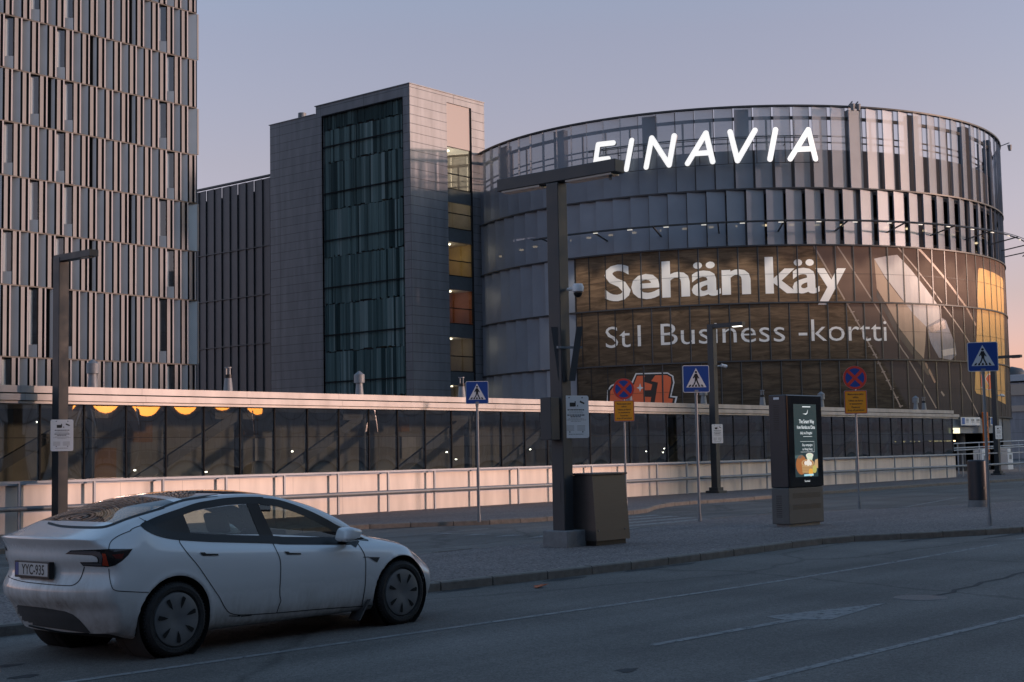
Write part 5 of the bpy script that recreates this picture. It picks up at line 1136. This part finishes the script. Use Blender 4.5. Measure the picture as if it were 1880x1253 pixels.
# --- paint with road dirt low down and on the tail
def car_paint():
    m = bpy.data.materials.new('dusty white paint'); t, b_ = nodes(m); L = t.links; N = t.nodes.new
    co = N('ShaderNodeTexCoord'); s = N('ShaderNodeSeparateXYZ'); L.new(co.outputs['Object'], s.inputs[0])
    mp = N('ShaderNodeMapping'); mp.inputs['Scale'].default_value = (14, 14, 1.6); L.new(co.outputs['Object'], mp.inputs[0])
    n1 = N('ShaderNodeTexNoise'); n1.inputs['Scale'].default_value = 1.0; n1.inputs['Detail'].default_value = 8; n1.inputs['Roughness'].default_value = .7; L.new(mp.outputs[0], n1.inputs['Vector'])
    n2 = N('ShaderNodeTexNoise'); n2.inputs['Scale'].default_value = 2.5; n2.inputs['Detail'].default_value = 9; n2.inputs['Roughness'].default_value = .7; L.new(co.outputs['Object'], n2.inputs['Vector'])
    def M(op, a, c=None, v=None):
        q = N('ShaderNodeMath'); q.operation = op; L.new(a, q.inputs[0])
        if c is not None: L.new(c, q.inputs[1])
        elif v is not None: q.inputs[1].default_value = v
        return q.outputs[0]
    def rng(src, a, c, lo, hi):
        r = N('ShaderNodeMapRange'); r.inputs[1].default_value = a; r.inputs[2].default_value = c; r.inputs[3].default_value = lo; r.inputs[4].default_value = hi; L.new(src, r.inputs[0]); return r.outputs[0]
    low = rng(s.outputs[2], .62, .22, 0, .9)           # splash on the sills
    tail = M('MULTIPLY', rng(s.outputs[0], -.55, -.86, 0, 1), rng(s.outputs[2], 1.1, .5, .1, .95))
    d = M('MAXIMUM', low, tail)
    d = M('MULTIPLY', d, rng(n1.outputs['Fac'], .3, .65, .35, 1.15)); d = M('MULTIPLY', d, rng(n2.outputs['Fac'], .3, .7, .55, 1.2))
    d = M('MULTIPLY', d, v=.72)
    mc = N('ShaderNodeMix'); mc.data_type = 'RGBA'; mc.clamp_factor = True; L.new(d, mc.inputs['Factor']); mc.inputs[6].default_value = (.66, .67, .68, 1); mc.inputs[7].default_value = (.17, .14, .11, 1)
    gb = N('ShaderNodeNewGeometry'); m2 = N('ShaderNodeMix'); m2.data_type = 'RGBA'; L.new(gb.outputs['Backfacing'], m2.inputs['Factor']); L.new(mc.outputs[2], m2.inputs[6]); m2.inputs[7].default_value = (.01, .01, .01, 1)
    L.new(m2.outputs[2], b_.inputs['Base Color']); L.new(rng(d, 0, .6, .20, .6), b_.inputs['Roughness']); b_.inputs['Coat Weight'].default_value = .8; b_.inputs['Coat Roughness'].default_value = .08
    return m
M_paint = car_paint(); M_cglass = glass('car side glass', (.52, .58, .55), refl=.0, rough=.01); M_rglass = glass('car rear glass', (.20, .23, .23), refl=.05, rough=.02); M_roofg = mat('car roof glass', (.006, .008, .010), .03, spec=.7); M_trim = mat('gloss black trim', (.006, .006, .007), .3, spec=.25); M_under = mat('car underside', (.01, .01, .01), .9)
nrm = {}
def extract(name, keep, mats, parent, normals=True):
    vmap = {}; vs = []; fs = []; ns = []
    for f_ in bm.faces:
        if not keep(f_): continue
        ids = []
        for q in f_.verts:
            if q.index not in vmap: vmap[q.index] = len(vs); vs.append(tuple(q.co))
            ids.append(vmap[q.index]); ns.append(tuple(q.normal))
        fs.append(ids)
    me_ = bpy.data.meshes.new(name); me_.from_pydata(vs, [], fs); me_.materials.append(mats); me_.polygons.foreach_set('use_smooth', [True]*len(fs))
    me_.normals_split_custom_set(ns); me_.update()
    o = bpy.data.objects.new(name, me_); COL.objects.link(o); o.parent = parent; ROOT[o.name] = CM; return o
bm.verts.index_update(); bm.faces.ensure_lookup_table()
def cast(px_, py_, mirror=False, lift=.002):
    d = ray(px_, py_); o = CMi @ Vector(EP); dl = (CMi.to_3x3() @ Vector(d)).normalized(); h, n, i, dist = BV.ray_cast(o, dl)
    if h is None: return None
    p = h+n*lift*(1 if n.dot(dl) < 0 else -1)
    if mirror: p.y = -p.y
    return p
z3 = lambda x, y: (240+x*.1596, 890+y*.1596); q4 = lambda x, y: (440+x*.2155, 890+y*.2155); q1 = lambda x, y: (x*.1596, 900+y*.1596); q2 = lambda x, y: (x*.2234, 1040+y*.2234)
DLOf = lambda f_: f_[LM] == 1
# window faces -> side glass, black rim cut from their outer ring
def in_door(f_, xa, xb, front):
    c = f_.calc_center_median()
    if c.y > -.6 or c.z < .27 or f_[LM] != 0: return False
    if front: lo = np.interp(c.z, [.28, .45, .72, .80, .96], [1.16, 1.19, 1.21, 1.20, 1.10]); hi = np.interp(c.z, [.25, .40, .66, .77, .9], [2.28, 2.32, 2.34, 2.32, 2.22])
    else: lo = np.interp(c.z, [.30, .34, .53, .80, 1.01, 1.07], [.66, .58, .44, .23, .03, .02]); hi = np.interp(c.z, [.28, .45, .72, .80, .96], [1.16, 1.19, 1.21, 1.20, 1.10])
    zt_ = z9(c.x)+.0
    return lo < c.x < hi and c.z < zt_+.01
isfd = {f_.index for f_ in bm.faces if in_door(f_, 0, 0, True)}; isrd = {f_.index for f_ in bm.faces if in_door(f_, 0, 0, False)}
extract('body', lambda f_: f_[LM] == 0 and f_.index not in isfd and f_.index not in isrd, M_paint, CT)
fd = extract('front_door', lambda f_: f_.index in isfd, M_paint, CT); rd = extract('rear_door', lambda f_: f_.index in isrd, M_paint, CT)
for sg_ in (-1, 1): extract('side_window', lambda f_: f_[LM] == 1 and f_.calc_center_median().y*sg_ > 0, M_cglass, CT)
extract('rear_window', lambda f_: f_[LM] == 2, M_rglass, CT); extract('glass_roof', lambda f_: f_[LM] == 3, M_roofg, CT); extract('windshield', lambda f_: f_[LM] == 4, M_cglass, CT); extract('underside', lambda f_: f_[LM] == 5, M_under, CT)
# ribbons and shapes laid on the skin
def resample(pts, step=3.0):
    out = []
    for a, c in zip(pts, pts[1:]):
        n = max(1, int(math.hypot(c[0]-a[0], c[1]-a[1])/step))
        for i in range(n): out.append((a[0]+(c[0]-a[0])*i/n, a[1]+(c[1]-a[1])*i/n))
    out.append(pts[-1]); return out
def ribbon(b, pts, wpx, lift=.0022, mi=0, mirror=True, sm=True, lim=.010):
    if sm and len(pts) > 2: pts = smooth_line(pts, 6)
    P = resample(pts); A_ = off(P, wpx/2); C_ = off(P, -wpx/2)
    for mir in ((False, True) if mirror else (False,)):
        prev = None
        for a, c in zip(A_, C_):
            p, q = cast(*a, mirror=mir, lift=lift), cast(*c, mirror=mir, lift=lift)
            if p is not None and q is not None and (p-q).length < .02+lim*wpx:
                if prev and (p-prev[0]).length < .12 and (q-prev[1]).length < .12: b.add([prev[0], prev[1], q, p], ((0, 1, 2, 3),), mi)
                prev = (p, q)
            else: prev = None
def patch(b, pts, lift=.003, mi=0, mirror=True, step=4.0):
    t = bmesh.new(); vs = [t.verts.new((x, y, 0)) for x, y in pts]; t.faces.new(vs); t.normal_update(); bmesh.ops.triangulate(t, faces=t.faces[:], ngon_method='EAR_CLIP')
    xs = [p[0] for p in pts]; ys = [p[1] for p in pts]; x = min(xs)+step
    while x < max(xs): bmesh.ops.bisect_plane(t, geom=t.verts[:]+t.edges[:]+t.faces[:], plane_co=(x, 0, 0), plane_no=(1, 0, 0)); x += step
    y = min(ys)+step
    while y < max(ys): bmesh.ops.bisect_plane(t, geom=t.verts[:]+t.edges[:]+t.faces[:], plane_co=(0, y, 0), plane_no=(0, 1, 0)); y += step
    for mir in ((False, True) if mirror else (False,)):
        P = {}; t.verts.index_update()
        for q in t.verts: P[q.index] = cast(q.co.x, q.co.y, mirror=mir, lift=lift)
        for f_ in t.faces:
            L_ = [P[q.index] for q in f_.verts]
            if all(p is not None for p in L_) and max((p-L_[0]).length for p in L_) < .09: b.add(L_, (list(range(len(L_))),), mi)
    t.free()
M_gapc = mat('panel gap', (.012, .012, .014), .7)
# black rim all round the side windows, pillar and blanked rear quarter
b = MB()
bot = [z3(140, 467), z3(200, 515), z3(300, 565), z3(420, 598), z3(560, 618), z3(800, 634), z3(1000, 643), z3(1620, 658), q4(400, 495), q4(800, 497), q4(990, 497)]
top = [z3(140, 465), z3(330, 380), z3(560, 300), z3(750, 235), z3(900, 205), z3(1100, 175), z3(1300, 162), z3(1500, 163), q4(180, 128), q4(300, 140), q4(450, 185), q4(600, 246), q4(730, 312), q4(850, 385), q4(960, 470), q4(1000, 495)]
ribbon(b, [(x, y-3.5) for x, y in bot], 14.0, .004); ribbon(b, [(x+1.0*(x > 500), y+3.5) for x, y in top], 13.0, .0045)
patch(b, [z3(150, 466), z3(330, 385), z3(560, 305), z3(590, 315), z3(700, 590), z3(690, 612), z3(560, 604), z3(420, 585), z3(300, 550), z3(200, 500)], .003)
patch(b, [z3(1310, 175), z3(1440, 175), z3(1660, 640), z3(1500, 640)], .003)
b.build('window_trim', M_trim, CT, local=True)
b = MB(); ribbon(b, [q1(552, 380), q1(700, 416), q1(900, 430), q1(1130, 432), q1(1260, 410), q1(1500, 320), q1(1880, 205), z3(300, 290), z3(560, 195), z3(800, 150), z3(1000, 124)], 4, .003, mirror=False, lim=.05); b.build('rear_window_trim', M_gapc, CT, local=True)
# panel gaps
M_gapc = mat('panel gap', (.012, .012, .014), .7)
def gap_(pts, wpx, mirror=True):
    t_ = MB(); ribbon(t_, pts, wpx, mirror=False)
    if not t_.f: return
    t_.build('panel_gap', M_gapc, CT, local=True)
    if mirror: u_ = MB(); u_.v = [(x_, -y_, z_) for x_, y_, z_ in t_.v]; u_.f = t_.f; u_.m = t_.m; u_.build('panel_gap', M_gapc, CT, local=True)
gap_([z3(1625, 660), z3(1680, 770), z3(1716, 860), z3(1725, 960), z3(1720, 1100), q4(342, 880), q4(343, 950), q4(350, 990), q4(335, 1030), q4(315, 1092)], 1.5)
gap_([z3(558, 618), z3(560, 650), z3(572, 682), z3(660, 800), z3(770, 930), z3(880, 1090), z3(990, 1253), q2(1800, 250), q2(1890, 385), (462, 1129), (442, 1132)], 1.5)
gap_([q4(1000, 497), q4(1040, 555), q4(1062, 600), q4(1074, 680), q4(1068, 860), q4(1040, 1032)], 1.5)
gap_([(420, 1131), (440, 1131.5), q4(0, 1114), q4(320, 1093), q4(700, 1060), q4(1140, 1030)], 1.5)
gap_([q1(1250, 680), q1(1262, 620), q1(1300, 570), q1(1380, 520), q1(1500, 470), z3(0, 522), z3(60, 492), z3(140, 465)], 1.5)
gap_([q1(1252, 905), q1(1262, 1010), q1(1285, 1110), q1(1320, 1152), q1(1420, 1166), q1(1750, 1180)], 1.5)
gap_([q1(972, 880), q1(950, 960), q1(925, 1020), q1(890, 1065), q1(830, 1098), q1(740, 1100), q1(560, 1088), q1(300, 1060), q1(170, 1030)], 1.6, mirror=False)
gap_([q1(170, 1030), q1(120, 1010), q1(98, 985), q1(95, 900), q1(100, 800)], 1.5, mirror=False)
gap_([z3(95, 380), z3(185, 432)], 1.0)
gap_([q4(1480, 600), q4(1545, 590)], 1.2)
# tail lights
M_tl = mat('tail light black', (.010, .008, .009), .08); M_tlg = mat('tail light smoked', (.085, .078, .085), .2); M_tlr = mat('tail light red', (.32, .035, .012), .15); M_tld = mat('tail light deep red', (.09, .008, .006), .1)
for mir in (0, 1):
    b = MB(); PP = dict(mirror=False)
    bb = MB()
    def pt_(pts, lift, mi):
        t_ = MB(); patch(t_, pts, lift, 0, mirror=False, step=3.0)
        for f_ in t_.f:
            L_ = [Vector(t_.v[i]) for i in f_]
            if mir: L_ = [Vector((p.x, -p.y, p.z)) for p in L_]
            bb.add(L_, (list(range(len(L_))),), mi)
    pt_([q1(752, 736), q1(815, 694), q1(1000, 688), q1(1240, 680), q1(1400, 679), q1(1526, 678), q1(1470, 755), q1(1400, 820), q1(1320, 868), q1(1240, 886), q1(1100, 880), q1(958, 872), q1(918, 830), q1(1122, 829), q1(1126, 800), q1(1110, 772), q1(1060, 752), q1(900, 742)], .003, 0)
    pt_([q1(775, 732), q1(825, 702), q1(1100, 700), q1(1150, 715), q1(1180, 760), q1(1172, 838), q1(1140, 838), q1(1140, 790), q1(1115, 762), q1(1060, 746), q1(900, 736)], .0055, 1)
    pt_([q1(1175, 730), q1(1215, 735), q1(1255, 872), q1(1180, 866), q1(1185, 790)], .0055, 2); pt_([q1(1285, 745), q1(1420, 735), q1(1405, 790), q1(1330, 790)], .0055, 3); pt_([q1(930, 838), q1(1170, 842), q1(1170, 870), q1(962, 862)], .0055, 1)
    bb.build('tail_light', [M_tl, M_tlg, M_tlr, M_tld], CT, local=True)
# rear valance, handles, badge camera, reflector
M_val = mat('grey bumper plastic', (.055, .058, .062), .6, noise=.2, nscale=10)
b = MB(); patch(b, [q2(20, 318), q2(150, 318), q2(350, 338), q2(540, 370), q2(600, 395), q2(655, 440), q2(745, 545), q2(700, 545), q2(350, 495), q2(90, 455), q2(50, 425)], .003, mirror=False); b.build('rear_valance', M_val, CT, local=True)
b = MB(); ribbon(b, [q2(75, 462), q2(160, 458), q2(350, 500), q2(540, 535), q2(740, 545)], 3.5, .02, mirror=False); b.build('diffuser_lip', M_trim, CT, local=True)
for par, pts in ((rd, [z3(793, 783), z3(848, 782), z3(866, 797), z3(1003, 799), z3(1006, 817), z3(830, 820), z3(808, 805)]), (fd, [q4(376, 572), q4(412, 572), q4(425, 583), q4(520, 585), q4(521, 597), q4(402, 598)])):
    b = MB(); patch(b, pts, .006, mirror=False, step=3); o = b.build('door_handle', M_trim, par, local=True)
b = MB(); patch(b, [q4(1094, 618), q4(1192, 620), q4(1168, 664)], .006, mirror=False, step=3); b.build('side_camera', M_gapc, CT, local=True)
u_ = MB(); u_.v = [(x_, -y_, z_) for x_, y_, z_ in b.v]; u_.f = b.f; u_.m = b.m; u_.build('side_camera', M_gapc, CT, local=True)
b = MB(); ribbon(b, [q4(1050, 620), q4(1100, 618)], 1.2, .004); b.build('side_camera_trim', M_gapc, CT, local=True)
M_hl = mat('headlight lens', (.42, .43, .45), .12, metal=.3); b = MB(); patch(b, [q4(1478, 604), q4(1548, 592), q4(1575, 615), q4(1615, 690), q4(1600, 696), q4(1540, 640)], .004, step=3); b.build('headlight', M_hl, CT, local=True)
# number plate
pc = [cast(*q1(x_, y_), lift=0) for x_, y_ in ((245, 805), (640, 850), (590, 1020), (205, 975))]
ctr = Vector((-.905, -.02+.0, .81)); W2, H2 = .285, .075
zc_ = np.mean([p.z for p in pc if p is not None]); yc_ = np.mean([p.y for p in pc if p is not None]); xc_ = min(p.x for p in pc if p is not None)
px_ = xc_-.02
b = MB(); b.bbox(px_-.004, yc_-W2, zc_-H2, px_+.05, yc_+W2, zc_+H2, .006); PL = b.build('number_plate', M_black, CT, local=True)
b = MB(); b.box(px_-.0062, yc_-W2+.02, zc_-H2+.022, px_-.0045, yc_+W2-.02, zc_+H2-.014); b.build('plate_face', mat('plate white', (.42, .43, .43), .5), PL, local=True)
b = MB(); b.box(px_-.0074, yc_+W2-.075, zc_-H2+.022, px_-.0064, yc_+W2-.02, zc_+H2-.014); b.build('plate_band', mat('plate blue', (.02, .06, .22), .4), PL, local=True)
vs, fs = text2d('YYC-935', .125, .002, 'CENTER'); b = MB(); b.add([(px_-.0074, yc_-.03-q[0]*.80, zc_-.040+q[1]) for q in vs], fs); b.build('plate_characters', M_ink, PL, local=True)
# mirrors
for sg_ in (-1, 1):
    b = MB(); t = bmesh.new(); bmesh.ops.create_cube(t, size=2); bmesh.ops.bevel(t, geom=t.edges[:], offset=.55, segments=5, affect='EDGES', profile=.5)
    for v_ in t.verts:
        x_, y_, z_ = v_.co; k_ = 1-.35*max(0, x_); v_.co = Vector((2.06+.12*x_+.03*z_, sg_*(.985+.11*y_*k_), .985+.072*z_*k_-.012*x_))
    if sg_ < 0: bmesh.ops.reverse_faces(t, faces=t.faces[:])
    b.frombm(t); o = b.build('wing_mirror', M_paint, CT, smooth=True, local=True)
    b = MB(); b.obox((2.12, sg_*.80, .905), (2.10, sg_*.97, .935), .10, .03); b.box(2.0, sg_*.99-.09, .935, 2.16, sg_*.99+.09, .95); b.build('mirror_foot', M_trim, o, local=True)
# wheels
M_tyre = mat('tyre rubber', (.016, .016, .017), .8, noise=.35, nscale=30, bump=.5, bscale=80); M_hub = mat('grey wheel cover', (.125, .128, .132), .5, noise=.2, nscale=8); M_slot = mat('wheel slot', (.003, .003, .003), .9)
wheels = []
for (wx, wz) in WHEELS:
    for sg_ in (-1, 1):
        wm = Matrix.Translation((wx, sg_*.80, wz)) @ (Matrix.Identity(4) if sg_ < 0 else Matrix.Rotation(math.pi, 4, 'Z'))   # local -y points outwards
        t = bpy.data.objects.new('wheel', None)
        b = MB(); b.lathe([(.235, -.085), (.262, -.118), (.295, -.122), (.318, -.108), (.331, -.082), (.335, -.04), (.335, .06), (.325, .10), (.29, .115), (.24, .10)], wm, n=56)
        for i in range(64):
            a = 2*math.pi*i/64
            for y_ in (-.075, -.025, .025, .07):
                c_, s_ = math.cos(a+y_*.8), math.sin(a+y_*.8); b.obox(wm @ Vector((.3345*c_, y_-.018, .3345*s_)), wm @ Vector((.3345*c_, y_+.018, .3345*s_)), .016, .008)
        tyre = b.build('wheel', M_tyre, CT, smooth=True, sharp=35, local=True)
        b = MB(); b.lathe([(.245, -.098), (.238, -.112), (.226, -.116), (.12, -.122), (.06, -.112), (.035, -.108), (0, -.106)], wm, n=56); b.build('wheel_cover', M_hub, tyre, smooth=True, sharp=35, local=True)
        b = MB(); off_ = .33 if wx == 0 else .12
        for i in range(7):
            a = 2*math.pi*i/7+off_
            def P(r, da): return wm @ Vector((r*math.cos(a+da), -.1245-.0, r*math.sin(a+da)))
            b = MB(); b.poly([P(.10, -.05), P(.15, -.13), P(.205, -.13), P(.213, .03), P(.2, .085), P(.14, .07)], 0); b.build('cover_slot', M_slot, tyre, local=True)
        b = MB(); b.lathe([(.388, -.09), (.390, .32), (.0, .33)], wm, n=40); b.build('wheel_arch', M_under, CT, smooth=True, local=True)
        b = MB(); b.lathe([(.0, -.07), (.24, -.07)], wm, n=30); b.build('wheel_disc', M_slot, tyre, local=True)
# mud flaps
for sg_ in (-1, 1):
    b = MB(); b.add([(2.40, sg_*.90, .30), (2.40, sg_*.72, .30), (2.30, sg_*.70, .10), (2.26, sg_*.90, .10), (2.43, sg_*.90, .30), (2.43, sg_*.72, .30), (2.32, sg_*.70, .10), (2.28, sg_*.90, .10)], ((0, 1, 2, 3), (7, 6, 5, 4), (0, 3, 7, 4))); b.build('mud_flap', M_val, CT, local=True)
# cabin
M_seat = mat('dark seat leather', (.012, .012, .013), .6); M_dash = mat('dashboard', (.03, .03, .032), .6); M_tub = mat('cabin lining', (.012, .012, .013), .9)
b = MB(); b.box(-.40, -.70, .30, 2.75, .70, .33); b.box(.42, -.74, .30, 2.45, -.70, .88); b.box(.42, .70, .30, 2.45, .74, .88); b.box(-.48, -.55, .32, .02, .55, .93); b.build('cabin_tub', M_tub, CT, local=True)
def seat(x_, y_, w_, hr=True):
    b = MB()
    def pad(a, c, r):
        t = bmesh.new(); bmesh.ops.create_cube(t, size=1)
        for q in t.verts: q.co = Vector(((a[0]+c[0])/2+q.co.x*(c[0]-a[0]), (a[1]+c[1])/2+q.co.y*(c[1]-a[1]), (a[2]+c[2])/2+q.co.z*(c[2]-a[2])))
        bmesh.ops.bevel(t, geom=t.edges[:], offset=r, segments=3, affect='EDGES', profile=.5)
        for q in t.verts: q.co.x -= (q.co.z-.5)*.32 if q.co.z > .5 else 0
        b.frombm(t)
    pad((x_, y_-w_/2, .33), (x_+.52, y_+w_/2, .55), .05); pad((x_-.02, y_-w_/2+.01, .5), (x_+.13, y_+w_/2-.01, 1.04), .05)
    if hr: pad((x_+.01, y_-w_/2+.10, 1.05), (x_+.11, y_+w_/2-.10, 1.25), .04)
    return b.build('seat', M_seat, CT, smooth=True, sharp=40, local=True)
seat(1.02, -.37, .50); seat(1.02, .37, .50); seat(.16, -.40, .46); seat(.16, .40, .46)
b = MB(); b.bbox(2.0, -.70, .70, 2.7, .70, .90, .04); b.build('dashboard', M_dash, CT, local=True)
b = MB(); b.lathe([(.165, -.014), (.18, 0), (.165, .014), (.15, 0), (.165, -.014)], Matrix.Translation((1.85, .37, .86)) @ Matrix.Rotation(R_(65), 4, 'Z') @ Matrix.Rotation(0, 4, 'X') @ Matrix.Rotation(R_(25), 4, 'Z'), n=28); b.build('steering_wheel', M_seat, CT, smooth=True, local=True)
b = MB(); b.bbox(1.9, -.16, .86, 1.93, .16, 1.03, .008); b.build('touchscreen', M_trim, CT, local=True)
for sg_ in (-1, 1): b = MB(); b.obox((1.10, sg_*.72, .90), (.98, sg_*.62, 1.38), .10, .05, side=(1, 0, 0)); b.build('pillar', M_tub, CT, local=True)
b = MB(); b.bbox(1.72, -.12, 1.22, 1.76, .12, 1.29, .01); b.build('rear_view_mirror', M_trim, CT, local=True)
bm.free()
